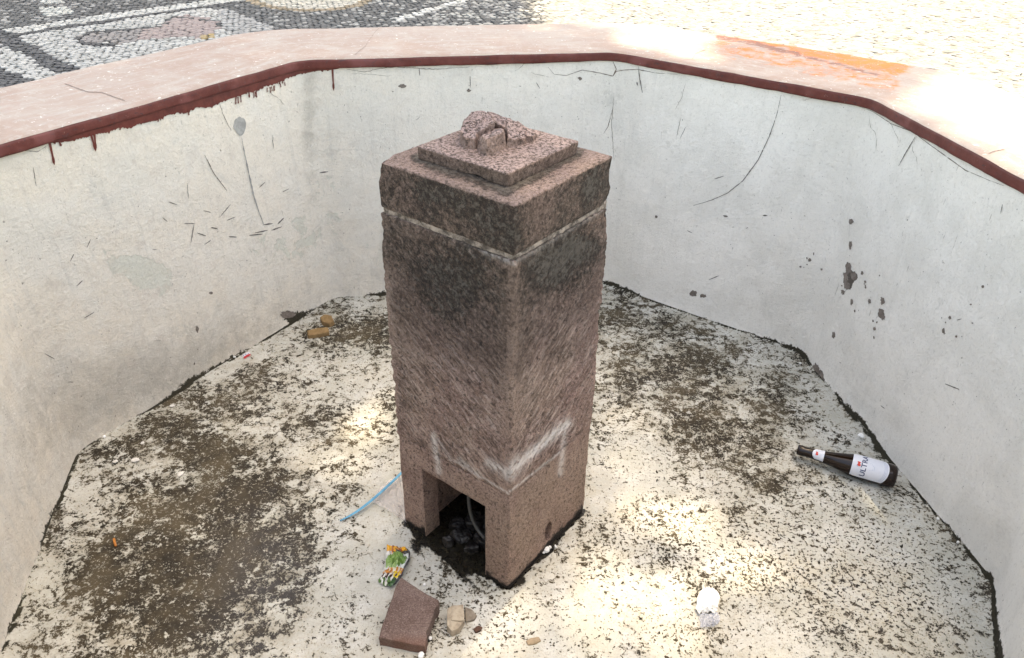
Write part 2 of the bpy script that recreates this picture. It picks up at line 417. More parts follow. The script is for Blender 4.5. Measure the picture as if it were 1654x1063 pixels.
grime = grime+.06-.10*np.clip((x-.1)/.5, 0, 1)+.18*np.exp(-z/.12)+.10*np.exp(-(HW-z)/.03)
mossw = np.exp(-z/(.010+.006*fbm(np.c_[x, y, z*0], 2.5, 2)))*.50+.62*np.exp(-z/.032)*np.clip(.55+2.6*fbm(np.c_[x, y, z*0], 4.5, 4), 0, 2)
mossw = mossw+np.where(far, blobs(q, [(470, 512, 22, 8, .7, -22), (1340, 640, 14, 30, .7, -40), (1290, 580, 12, 12, .6), (1385, 700, 10, 24, .7, -35), (1400, 725, 20, 30, .6, -40), (1600, 935, 8, 14, .6), (1010, 478, 20, 6, .5)]), 0)
chipw = np.where(far, blobs(q, [(1371, 435, 6, 12, .75), (1372, 458, 7, 13, .8, 10), (1381, 447, 5, 8, .7), (1375, 358, 4, 4, .8), (1374, 397, 3, 7, .6), (1405, 487, 3, 4, .8), (1426, 486, 4, 6, .85), (1423, 508, 7, 10, .75),
        (1413, 530, 3, 4, .6), (1362, 470, 4, 4, .6), (1376, 487, 4, 7, .5), (1347, 541, 3, 7, .65), (1308, 420, 3, 4, .6), (1310, 405, 8, 4, .45), (1120, 474, 7, 6, .7), (1135, 478, 5, 4, .6), (1525, 535, 3, 6, .55), (1535, 515, 3, 5, .5),
        (1430, 440, 12, 12, .3), (1395, 445, 10, 10, .35), (1167, 350, 3, 3, .6), (1325, 605, 6, 22, .7, -25), (650, 138, 8, 5, .5), (757, 145, 4, 4, .5), (937, 127, 4, 4, .6), (677, 115, 3, 8, .5),
        (312, 588, 5, 4, .7), (318, 530, 4, 8, .5), (340, 473, 3, 3, .7), (405, 415, 2, 2, .7)]), 0)
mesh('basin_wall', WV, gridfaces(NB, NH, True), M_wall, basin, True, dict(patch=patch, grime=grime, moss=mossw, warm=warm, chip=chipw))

# outer skin of the wall
CI = BC+(Tc-BC); cin = cnormal(CI)
outer_oct = BC+(octo-BC)*FL*1.40
outer_oct[1] += (-.02, 0.0)
OUT = respace(rounded(outer_oct, .16, 12), NB)
# align start of the outer curve with the inner one by angle
def align(P, ref):
    a = np.array([math.atan2(*(p-BC)[::-1]) for p in P]); r = np.array([math.atan2(*(p-BC)[::-1]) for p in ref])
    a0 = np.unwrap(a); r0 = np.unwrap(r)
    if a0[-1] < a0[0]: a0, P2 = a0[::-1], P[::-1]
    else: P2 = P
    a3 = np.r_[a0-2*math.pi, a0, a0+2*math.pi]; P3 = np.vstack([P2, P2, P2])
    rr = (r0-a0[0]) % (2*math.pi)+a0[0]
    return np.stack([np.interp(rr, a3, P3[:, 0]), np.interp(rr, a3, P3[:, 1])], 1)
OUT = align(OUT, CI)
ZG = .03                                  # plaza level
V = []; 
for k, (f, zz) in enumerate([(.985, HW), (.985, ZG-.1)]): V.append(np.c_[BC+(OUT-BC)*f, np.full(NB, zz)])
V = np.stack(V, 1).reshape(-1, 3)
t_ = NT('outer_wall_paint'); m_out = t_.out(t_.mix(t_.rng(t_.noise(6, 5, .6), .4, .62), (.55, .25, .15), (.48, .33, .27)), .8, t_.bump(t_.noise(50, 5, .7), .002), .3)
mesh('outer_wall', V, gridfaces(NB, 2, True), m_out, basin, True)

# coping: pink top + red inner lip
ZT = .5785*S
prof = []
inn = CI+cin*.006
NR = 44
rows = []
for k in range(NR):
    f = k/(NR-1)
    rows.append((f, 0))
top = []
for k, (f, _) in enumerate(rows):
    p = inn*(1-f)+OUT*f
    zz = np.full(NB, ZT)
    P = np.c_[p, zz]
    P[:, 2] += .004*fbm(P, 2.2, 2)+.0014*fbm(P, 12, 3)
    edge_o = (1-f)*np.linalg.norm(OUT-inn, axis=1)
    P[:, 2] -= .012*np.exp(-edge_o/.014)
    P[:, 2] -= .004*np.exp(-f*.4/.006)
    top.append(P)
under = np.c_[OUT, np.full(NB, HW-.001)]
top.append(under)
TV = np.stack(top, 1).reshape(-1, 3)
q = px(TV); farc = TV[:, 1] > .9
orange = np.where(farc, segs(q, [(1170, 50, 1400, 88, 14, .9), (1290, 75, 1450, 106, 18, .9), (1400, 98, 1470, 112, 10, .5), (1170, 72, 1330, 112, 30, .47), (1300, 100, 1440, 132, 30, .47)]), 0)
orange += np.where(farc, blobs(q, [(395, 62, 12, 6, .25)]), 0)
streak = np.where(farc, segs(q, [(1160, 60, 1225, 70, 8, .60), (1225, 72, 1290, 88, 7, .62), (1290, 88, 1420, 122, 6, .52)]), 0)
pale = np.where(farc, blobs(q, [(110, 170, 130, 50, .45, -15), (600, 60, 250, 16, .3), (250, 130, 120, 20, .25), (900, 50, 200, 20, .6), (1560, 190, 120, 60, .7)]), .4)
mesh('coping', TV, gridfaces(NB, NR+1, True), M_coping, basin, True, dict(orange=orange, streak=streak, pale=pale, al=np.repeat(np.arange(NB)*.008, NR+1), ra=np.tile(np.r_[np.arange(NR)/(NR-1)*.46, .5], NB)))
# red lip: rounded strip between coping top and wall top
lip = []
NL = 9
topz = top[0][:, 2]
for k in range(NL):
    a = k/(NL-1)
    bulge = .0012*math.sin(math.pi*min(1, a*1.0))**.5
    P0 = np.c_[inn+cin*0, topz+.0007]; P1 = np.c_[CI+cin*.0055, np.full(NB, HW-.003)]
    P = P0*(1-a)+P1*a
    P[:, :2] += cin*(bulge+.0014*fbm(P, 9, 3)[:, None]*0)
    P[:, :2] += cin*(.0016*fbm(P, 9, 3)+.0009*fbm(P, 70, 2))[:, None]
    if k == NL-1: P[:, 2] += .003*fbm(P, 11, 3)-.001
    if k == 0: P[:, :2] -= cin*(.004+.004*fbm(P, 16, 3))[:, None]
    lip.append(P)
# tuck underneath
P = lip[-1].copy(); P[:, :2] -= cin*.02; lip.append(P)
LV = np.stack(lip, 1).reshape(-1, 3)
red = mesh('painted_lip', LV, gridfaces(NB, NL+1, True), M_red, basin, True)

# ragged lower coat of red on the wall, with drips (left half of the photograph)
V, F = [], []
def addstrip(P, Q):
    o = len(V)
    for a, b in zip(P, Q): V.append(a); V.append(b)
    for i in range(len(P)-1): F.append((o+2*i, o+2*i+1, o+2*i+3, o+2*i+2))
us = np.arange(32, 549, 1.6)
lo_u = [20, 70, 110, 160, 200, 240, 262, 300, 350, 400, 450, 488, 520, 545, 552]
lo_w = [.001, .005, .013, .016, .018, .023, .021, .026, .030, .026, .019, .014, .011, .006, .001]
for seg in (us,):
    P, Q = [], []
    for u in seg:
        # column of the wall at the lip's foot
        vv = np.interp(u, [30, 260, 487, 740, 992], [241, 178, 119, 104, 97])
        s, h = onwall(u, vv)
        wd = np.interp(u, lo_u, lo_w)
        wd = max(.0, wd*(1+.5*float(fbm(np.array([[u*.03, 0, 0]]), 1, 3)[0]))+.013*max(0., float(pn(np.array([[u*.30, 3.3, 0]]))[0]))*(wd > .004))
        P.append(Wpt(np.array([s]), np.array([1.012]), .0024)[0]); Q.append(Wpt(np.array([s]), np.array([1-wd/HW]), .0015)[0])
    addstrip(P, Q)
def drip(u, v0, u1, v1, wd=.0018):
    s0, h0 = onwall(u, v0); s1, h1 = onwall(u1, v1); n = 9; P, Q = [], []
    for k in range(n):
        f = k/(n-1); s = s0+(s1-s0)*f; h = h0+(h1-h0)*f
        ww = wd*(1.35-.8*f+(.6 if k in (n-3, n-2) else 0))*(0.4 if k == n-1 else 1)/.008
        P.append(Wpt(np.array([s-ww/2]), np.array([h]), .0022)[0]); Q.append(Wpt(np.array([s+ww/2]), np.array([h]), .0022)[0])
    addstrip(P, Q)
for a in [(79, 229, 87, 266), (94, 226, 98, 236), (144, 210, 154, 244), (151, 208, 154, 243), (170, 202, 170, 214), (227, 185, 228, 194), (240, 182, 242, 197), (249, 180, 250, 189), (254, 178, 255, 187),
          (262, 176, 262, 184), (270, 172, 271, 180), (396, 143, 397, 152), (401, 142, 402, 158), (450, 129, 451, 136), (455, 128, 456, 135), (537, 112, 539, 146), (407, 140, 407, 148), (120, 218, 120, 224), (130, 215, 131, 222), (414, 139, 415, 145), (424, 137, 424, 143)]:
    drip(*a, wd=.0046 if a[3]-a[1] > 20 else .0042)
rd = random.Random(3)
for k in range(20):
    u = rd.choice([rd.uniform(100, 290), rd.uniform(380, 460), rd.uniform(200, 480)])
    if rd.random() < .3: continue
    vv = np.interp(u, [30, 260, 487], [241, 178, 119]); w0 = np.interp(u, lo_u, lo_w)*620
    drip(u, vv+w0*.6, u+rd.uniform(-.5, 1.5), vv+w0+rd.uniform(1, 5), wd=rd.uniform(.0022, .0038))
mesh('paint_drips', V, F, M_drip, red, False)

# cracks, scuffs and splashes on the wall
def top_crack(pts, wd=1.4):
    pts = np.array(pts, float); d = np.r_[0, np.cumsum(np.linalg.norm(np.diff(pts, axis=0), axis=1))]; n = int(d[-1]/2)
    s_ = np.linspace(0, d[-1], n); X_ = np.interp(s_, d, pts[:, 0])+1.6*pn(np.c_[s_*.2, s_*0, s_*0]); Y_ = np.interp(s_, d, pts[:, 1])+1.6*pn(np.c_[s_*.2, s_*0+7, s_*0])
    V, F = [], []
    for k in range(n):
        for sg in (-1, 1):
            P = at(X_[k], Y_[k]+sg*wd*.5*(.5+abs(float(pn(np.array([[s_[k]*.3, 3, 1]]))[0]))), ZT); kk = int(np.argmin(np.linalg.norm(TV[:, :2]-P[:2], axis=1))); P[2] = TV[kk, 2]+.0012; V.append(P)
    for k in range(n-1): F.append((2*k, 2*k+1, 2*k+3, 2*k+2))
    mesh('coping_crack', V, F, plain('dark_crack', (.13, .09, .08), (.22, .16, .14), 200, .9), basin)
top_crack([(104, 134), (125, 142), (142, 148), (165, 149), (182, 156), (202, 163)])
top_crack([(573, 88), (590, 75), (598, 62), (612, 46)], 1.0)
top_crack([(1596, 249), (1606, 246), (1622, 243)], 1.4)
top_crack([(1118, 95), (1124, 86), (1140, 80)], 1.0)
mk_dark = plain('dark_scuff', (.07, .06, .055), (.20, .18, .16), 160, .8)
mk_grey = plain('grey_splash', (.34, .335, .315), (.24, .235, .225), 45, .7)
mk_chip = plain('bare_render', (.13, .105, .09), (.20, .17, .15), 90, .9)
mk_brown = plain('crack_line', (.13, .10, .08), (.20, .16, .13), 200, .9)
def ribbons(name, L, mat, off=.0010):
    for pts, wd in L:
        V, F = [], []
        pts = np.array(pts, float); d = np.r_[0, np.cumsum(np.linalg.norm(np.diff(pts, axis=0), axis=1))]
        n = max(4, int(d[-1]/2.2)); s = np.linspace(0, d[-1], n)
        X = np.interp(s, d, pts[:, 0]); Y = np.interp(s, d, pts[:, 1])
        jit = 1.5 if wd < 1.4 else .35
        for arr, sd in ((X, 11.1), (Y, 47.7)): arr += jit*pn(np.c_[X*.21, Y*.21, np.full(n, sd)])
        o = len(V); gap = pn(np.c_[s*.11, np.full(n, pts[0, 0]), s*0])
        for k in range(n):
            a, b = np.array([X[max(k-1, 0)], Y[max(k-1, 0)]]), np.array([X[min(k+1, n-1)], Y[min(k+1, n-1)]])
            t = (b-a)/max(np.linalg.norm(b-a), 1e-6); nn = np.array([-t[1], t[0]])
            e = min(k, n-1-k)/max(1, (n-1)/2)
            w2 = wd*.5*(.35+.65*min(1, e*1.6))*(.55+1.2*abs(float(pn(np.array([[s[k]*.13, wd*9+pts[0, 0], 0]]))[0])))*(.35 if gap[k] > .2 and n > 12 else 1)
            V.append(wallP(X[k]+nn[0]*w2, Y[k]+nn[1]*w2, off)); V.append(wallP(X[k]-nn[0]*w2, Y[k]-nn[1]*w2, off))
        for k in range(n-1):
            F.append((o+2*k, o+2*k+1, o+2*k+3, o+2*k+2))
        mesh(name, V, F, mat, basin)
ribbons('crack_line', [([(560, 112), (590, 116), (615, 110), (640, 108), (700, 112), (760, 108)], 1.2), ([(885, 108), (895, 120), (915, 122), (940, 113), (970, 118), (990, 123), (996, 115), (1010, 113), (1030, 112), (1060, 118), (1095, 120)], 1.4),
    ([(990, 99), (996, 112), (990, 122)], 1.8), ([(1095, 118), (1130, 120), (1165, 130), (1200, 135), (1240, 133)], 1.2), ([(1385, 171), (1410, 180), (1440, 200), (1475, 213), (1500, 232), (1525, 250), (1560, 275), (1600, 292), (1622, 300)], 1.5),
    ([(35, 243), (60, 245), (75, 236)], 1.3), ([(280, 178), (300, 178), (320, 168)], 1.2), ([(352, 160), (362, 190), (374, 212)], 1.2), ([(992, 150), (988, 200), (992, 260)], 1.0),
    ([(1100, 190), (1092, 225)], 1.0), ([(990, 175), (982, 205), (975, 215)], 1.3)], mk_brown)
rk = random.Random(21); fine_cr = []
rimu, rimv = [30, 260, 487, 740, 992, 1200, 1405, 1625], [241, 178, 119, 104, 97, 126, 169, 291]
for _ in range(9):
    u = rk.choice([rk.uniform(500, 1380), rk.uniform(500, 1380), rk.uniform(1400, 1560), rk.uniform(60, 460)]); v = float(np.interp(u, rimu, rimv))+rk.uniform(3, 22)
    pts = [(u, v)]; a = rk.choice([rk.uniform(-.3, .3), rk.uniform(-.3, .3), rk.uniform(1.2, 1.9)])+.25*(u > 1200)-.3*(u < 480)
    for k in range(rk.randint(4, 8)):
        a += rk.uniform(-.5, .5); l = rk.uniform(5, 12); u += l*math.cos(a); v += l*math.sin(a); v = max(v, float(np.interp(u, rimu, rimv))+2); pts.append((min(u, 1618), v))
    fine_cr.append((pts, rk.uniform(.7, 1.1)))
ribbons('crack_line', fine_cr, plain('hairline_crack', (.30, .27, .23), (.40, .37, .33), 200, .9))
arc = [(1262, 153), (1255, 185), (1243, 220), (1225, 258), (1200, 292), (1175, 312), (1150, 323), (1120, 332)]
dash = [([(411, 376), (432, 372)], 3), ([(425, 363), (440, 361)], 2.4), ([(448, 362), (458, 352)], 3), ([(402, 380), (424, 378)], 3), ([(340, 367), (352, 370)], 3), ([(318, 376), (332, 381)], 2.8), ([(369, 382), (382, 383)], 3), ([(438, 372), (455, 366)], 2.4),
        ([(262, 351), (270, 358)], 2), ([(308, 392), (313, 362)], 1.8), ([(297, 361), (315, 361)], 1.8), ([(330, 250), (345, 280), (366, 308)], 1.6), ([(418, 303), (428, 294)], 1.8), ([(456, 310), (466, 305)], 1.8), ([(516, 279), (530, 277)], 2.4),
        ([(53, 270), (58, 300)], 1.6), ([(140, 400), (146, 386)], 1.8), ([(113, 422), (119, 410)], 1.8), ([(123, 462), (133, 453)], 1.6), ([(135, 514), (152, 504)], 2), ([(72, 571), (88, 580)], 1.8), ([(355, 350), (372, 330)], 1.6), ([(366, 356), (380, 350)], 2),
        ([(328, 340), (340, 343)], 1.8), ([(272, 326), (286, 331)], 1.6), ([(302, 296), (304, 320)], 1.2), ([(110, 617), (118, 617)], 1.8), ([(330, 395), (340, 388)], 1.6), ([(440, 218), (441, 240)], 1.2),
        ([(1031, 107), (1034, 130), (1038, 150)], 2.2), ([(1029, 132), (1030, 138)], 3), (arc, 1.9), ([(1479, 221), (1464, 246), (1452, 268)], 1.8), ([(1154, 289), (1170, 284)], 2), ([(1527, 620), (1550, 629)], 2.6), ([(1168, 348), (1176, 350)], 3),
        ([(1232, 348), (1240, 348)], 2.2), ([(1145, 452), (1162, 445)], 1.6), ([(1108, 205), (1098, 225)], 1), ([(866, 133), (872, 143)], 1.6), ([(759, 122), (760, 142)], 1.4), ([(677, 110), (678, 122)], 2), ([(1554, 515), (1546, 517)], 2),
        ([(1620, 330), (1617, 345)], 1.6), ([(1110, 372), (1118, 376)], 1.4), ([(1423, 655), (1430, 660)], 1.6)]
rr = random.Random(5); faint = []
for _ in range(46):
    u, v = rr.choice([(rr.uniform(240, 480), rr.uniform(290, 440)), (rr.uniform(60, 300), rr.uniform(380, 560)), (rr.uniform(1100, 1600), rr.uniform(300, 620)), (rr.uniform(560, 960), rr.uniform(125, 200))])
    a = rr.uniform(-.9, .5); l = rr.uniform(3, 10); faint.append(([(u, v), (u+l*math.cos(a), v+l*math.sin(a))], rr.uniform(.9, 1.7)))
ribbons('scuff_mark', dash, mk_dark, .0012)
mk_faint = plain('faint_scuff', (.26, .23, .20), (.40, .37, .33), 120, .8)
ribbons('scuff_mark', faint[:8], mk_faint, .0012)
ribbons('grey_splash', [([(390, 222), (393, 240), (399, 268), (409, 315), (417, 340), (426, 364)], 2.6)], mk_grey, .0014)
def blotch(name, u, v, ru, rv, mat, off=.0012, n=34, tail=0):
    V = [wallP(u, v, off)]; F = []
    for k in range(n):
        a = 2*math.pi*k/n; jx = 1+.32*float(pn(np.array([[math.cos(a)*1.7, math.sin(a)*1.7, u*.1]]))[0])
        dy = rv*math.sin(a)*jx; dx = ru*math.cos(a)*jx*(1 if dy < 0 else max(.25, 1-tail*dy/rv))
        V.append(wallP(u+dx+.12*dy*(dy > 0), v+dy, off))
    for k in range(n): F.append((0, 1+k, 1+(k+1) % n))
    return mesh(name, V, F, mat, basin)
blotch('splash_blot', 387, 204, 10.5, 15, mk_grey, tail=.45)

def chipm(u, v, ru, rv, sd):
    n = 22; c_ = wallP(u, v, .0011); V = [c_]; F = []
    for k in range(n):
        a = 2*math.pi*k/n; j_ = 1+(.75 if ru < 6 else .45)*float(fbm(np.array([[math.cos(a)*1.6+sd, math.sin(a)*1.6, sd*.7]]), 1.3, 3)[0])
        V.append(wallP(u+ru*math.cos(a)*j_, v+rv*math.sin(a)*j_, .0011))
    for k in range(n): F.append((0, 1+k, 1+(k+1) % n))
    mesh('paint_chip', V, F, mk_chip, basin)
rc = random.Random(11)
for (u, v, ru, rv) in [(1371, 433, 5, 9), (1366, 448, 4, 9), (1380, 446, 5, 7), (1369, 461, 5, 6), (1375, 358, 3.5, 4), (1374, 396, 2.5, 6), (1405, 487, 2.5, 4), (1426, 486, 3.5, 6), (1423, 506, 5, 7), (1427, 512, 3, 5), (1413, 531, 2.2, 3), (1362, 472, 3, 4), (1376, 488, 2, 5), (1347, 541, 2.6, 6), (1308, 420, 2.6, 2.6),
        (1120, 474, 6, 5), (1135, 478, 5, 3), (1525, 535, 2, 5), (1535, 513, 2, 3), (1588, 463, 2, 2.5), (1318, 598, 6, 11), (1327, 612, 5, 13), (318, 531, 2.5, 5), (340, 473, 3, 2.2), (465, 508, 12, 6), (1393, 441, 2, 3), (1398, 455, 2, 2.4), (937, 127, 3.5, 2.5), (650, 139, 6, 3.5), (757, 146, 3, 2.6), (1060, 350, 2, 2)]:
    chipm(u, v, ru, rv, u*.13)
for _ in range(22):
    c0 = rc.choice([(1385, 455), (1400, 490), (1310, 410), (1540, 530)]); chipm(c0[0]+rc.gauss(0, 22), c0[1]+rc.gauss(0, 26), rc.uniform(.8, 1.9), rc.uniform(.9, 2.2), rc.uniform(0, 50))

# basin floor
def inside(P, poly):
    c = np.zeros(len(P), bool); n = len(poly)
    for i in range(n):
        a, b = poly[i], poly[(i+1) % n]
        m = ((a[1] > P[:, 1]) != (b[1] > P[:, 1]))
        with np.errstate(divide='ignore', invalid='ignore'):
            xx = (b[0]-a[0])*(P[:, 1]-a[1])/(b[1]-a[1])+a[0]
        c ^= m & (P[:, 0] < xx)
    return c
stp = .008
gx = np.arange(-1.25, 1.25, stp); gy = np.arange(.1, 2.7, stp)
X, Y = np.meshgrid(gx, gy, indexing='ij'); G = np.c_[X.ravel(), Y.ravel()]
BC_out = BC+(Bc-BC)*1.03
ins = inside(G, BC_out[::4])
segA = octo; dist = np.full(len(G), 9.0)
for i in range(8):
    a, b = octo[i], octo[(i+1) % 8]; D = b-a
    s = np.clip(((G-a)@D)/(D@D), 0, 1); dist = np.minimum(dist, np.linalg.norm(G-a-s[:, None]*D, axis=1))
Z = .004*fbm(np.c_[G, G[:, :1]*0], 2.0, 3)+.006*np.exp(-dist/.015)
P3 = np.c_[G, Z]; q = px(P3); farf = G[:, 1] > .3
dirt = .455+blobs(q, [(260, 850, 190, 120, 0.24, -10), (240, 960, 150, 90, 0.3), (430, 930, 110, 100, 0.38), (300, 730, 170, 60, 0.12, -20), (560, 540, 80, 35, 0.3), (560, 690, 90, 40, 0.14), (350, 640, 120, 40, 0.1, -30), (460, 790, 60, 30, 0.25), (1060, 610, 90, 60, 0.3), (1080, 540, 110, 30, 0.22, 12), (1240, 780, 40, 20, 0.32), (1230, 700, 90, 40, 0.22, 20), (1200, 620, 70, 40, 0.14), (1000, 500, 60, 20, 0.2), (1120, 700, 60, 30, 0.12), (570, 870, 80, 110, -0.28), (570, 980, 90, 80, -0.12), (480, 1040, 60, 60, -0.18), (860, 1010, 110, 60, -0.26), (980, 740, 50, 60, -0.26), (1030, 790, 80, 70, -0.26), (1080, 980, 130, 90, -0.24), (1400, 900, 190, 110, -0.21), (1470, 1020, 130, 60, -0.14), (1300, 840, 70, 60, -0.22), (620, 790, 30, 40, -0.2), (130, 800, 40, 60, -0.2), (75, 920, 30, 60, -0.14), (190, 750, 80, 25, -0.08), (480, 540, 40, 20, -0.1), (560, 610, 60, 20, -0.12), (1080, 885, 30, 25, 0.1), (1020, 880, 40, 50, -0.1), (1450, 860, 100, 50, -0.06), (1180, 800, 70, 30, -0.04), (1400, 900, 160, 110, -0.1), (480, 1030, 90, 40, 0.18), (860, 1000, 120, 60, -0.06)])  # less dirt left of the pillar puts sunny whiteness into the floor colour
dirt += .17*fbm(P3, 3.2, 4)
speck = .36+blobs(q, [(1010, 880, 60, 60, .25), (1085, 885, 40, 35, .35), (800, 980, 90, 60, .22), (900, 1030, 90, 40, .12), (1230, 900, 120, 90, .22), (1430, 960, 150, 90, .30), (1400, 840, 150, 60, .12), (1000, 700, 50, 60, .15), (1150, 740, 100, 80, .20), (470, 870, 30, 40, .2), (540, 960, 60, 60, .12), (590, 900, 50, 70, -.12), (1120, 1030, 70, 40, .22), (1180, 960, 50, 60, .12), (1330, 990, 40, 40, .1)])
grey = np.clip(blobs(q, [(440, 940, 90, 110, 1.0), (560, 980, 70, 70, .6), (1420, 1000, 200, 90, .6), (400, 1050, 90, 40, .7), (1050, 620, 60, 40, .3), (450, 640, 80, 40, .35)]), 0, 1)
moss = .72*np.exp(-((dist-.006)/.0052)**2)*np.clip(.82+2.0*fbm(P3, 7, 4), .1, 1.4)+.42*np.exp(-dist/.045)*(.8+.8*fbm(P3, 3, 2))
moss = moss+blobs(q, [(570, 1030, 40, 12, .1), (470, 545, 50, 14, .25, -30), (1350, 660, 60, 16, .35, 42), (1410, 730, 40, 14, .4, 42), (1180, 560, 100, 10, .25, 22), (1150, 1030, 16, 9, .65, 20), (1170, 1036, 12, 7, .4), (700, 955, 50, 9, .45, 22), (760, 965, 40, 8, .35, 10), (690, 915, 14, 22, .35), (140, 765, 16, 12, .3), (230, 945, 60, 40, .22), (300, 820, 60, 24, .2), (180, 900, 60, 40, .1), (430, 930, 40, 40, .2)])
# ------------------------------------------------------------------ pillar frame (needed for the damp patch round its foot)
YAW = .9196; PC = np.array([-.0235, .9671])*S
e1 = np.array([math.cos(YAW), math.sin(YAW)]); e2 = np.array([-e1[1], e1[0]])
PW, PD = .2101*S, .2218*S                 # extent along e1 (right face) and e2 (left face)
def PF(a, b, zz): return np.array([*(PC+e1*a+e2*b), zz])
L2 = np.c_[(G-PC)@e1, (G-PC)@e2]
dx = np.abs(L2[:, 0])-PW/2; dy = np.abs(L2[:, 1])-PD/2
pd = np.sqrt(np.maximum(dx, 0)**2+np.maximum(dy, 0)**2)+np.minimum(np.maximum(dx, dy), 0)
wet = .75*np.exp(-np.maximum(pd, 0)/.012)
wet = np.maximum(wet, np.where(pd < .004, 1.0, 0))
wet += blobs(q, [(672, 885, 16, 26, .55, 0), (690, 925, 10, 26, .35, -20), (735, 900, 40, 24, .9, 40), (700, 868, 30, 12, .7, 30), (885, 890, 26, 9, .45, -40), (760, 945, 26, 8, .5, 20), (845, 940, 16, 8, .4, -30), (730, 950, 40, 6, .3, 10), (710, 925, 22, 10, -.75, 35), (660, 960, 12, 6, -.2)])
for a in (dirt, speck, grey, moss, wet): a[~farf] = .3
idx = -np.ones(len(G), int); idx[ins] = np.arange(ins.sum())
I = idx.reshape(X.shape); F = []
ok = (I[:-1, :-1] >= 0) & (I[1:, :-1] >= 0) & (I[1:, 1:] >= 0) & (I[:-1, 1:] >= 0)
A = np.argwhere(ok)
F = np.stack([I[A[:, 0], A[:, 1]], I[A[:, 0]+1, A[:, 1]], I[A[:, 0]+1, A[:, 1]+1], I[A[:, 0], A[:, 1]+1]], 1)
mesh('basin_floor', P3[ins], F, M_floor, basin, True, {k: v[ins] for k, v in dict(dirt=dirt, speck=speck, grey=grey, moss=moss, wet=wet).items()})
def floorz(x, y): 
    p = np.array([[x, y, 0.]]); return float(.004*fbm(p, 2.0, 3)[0])

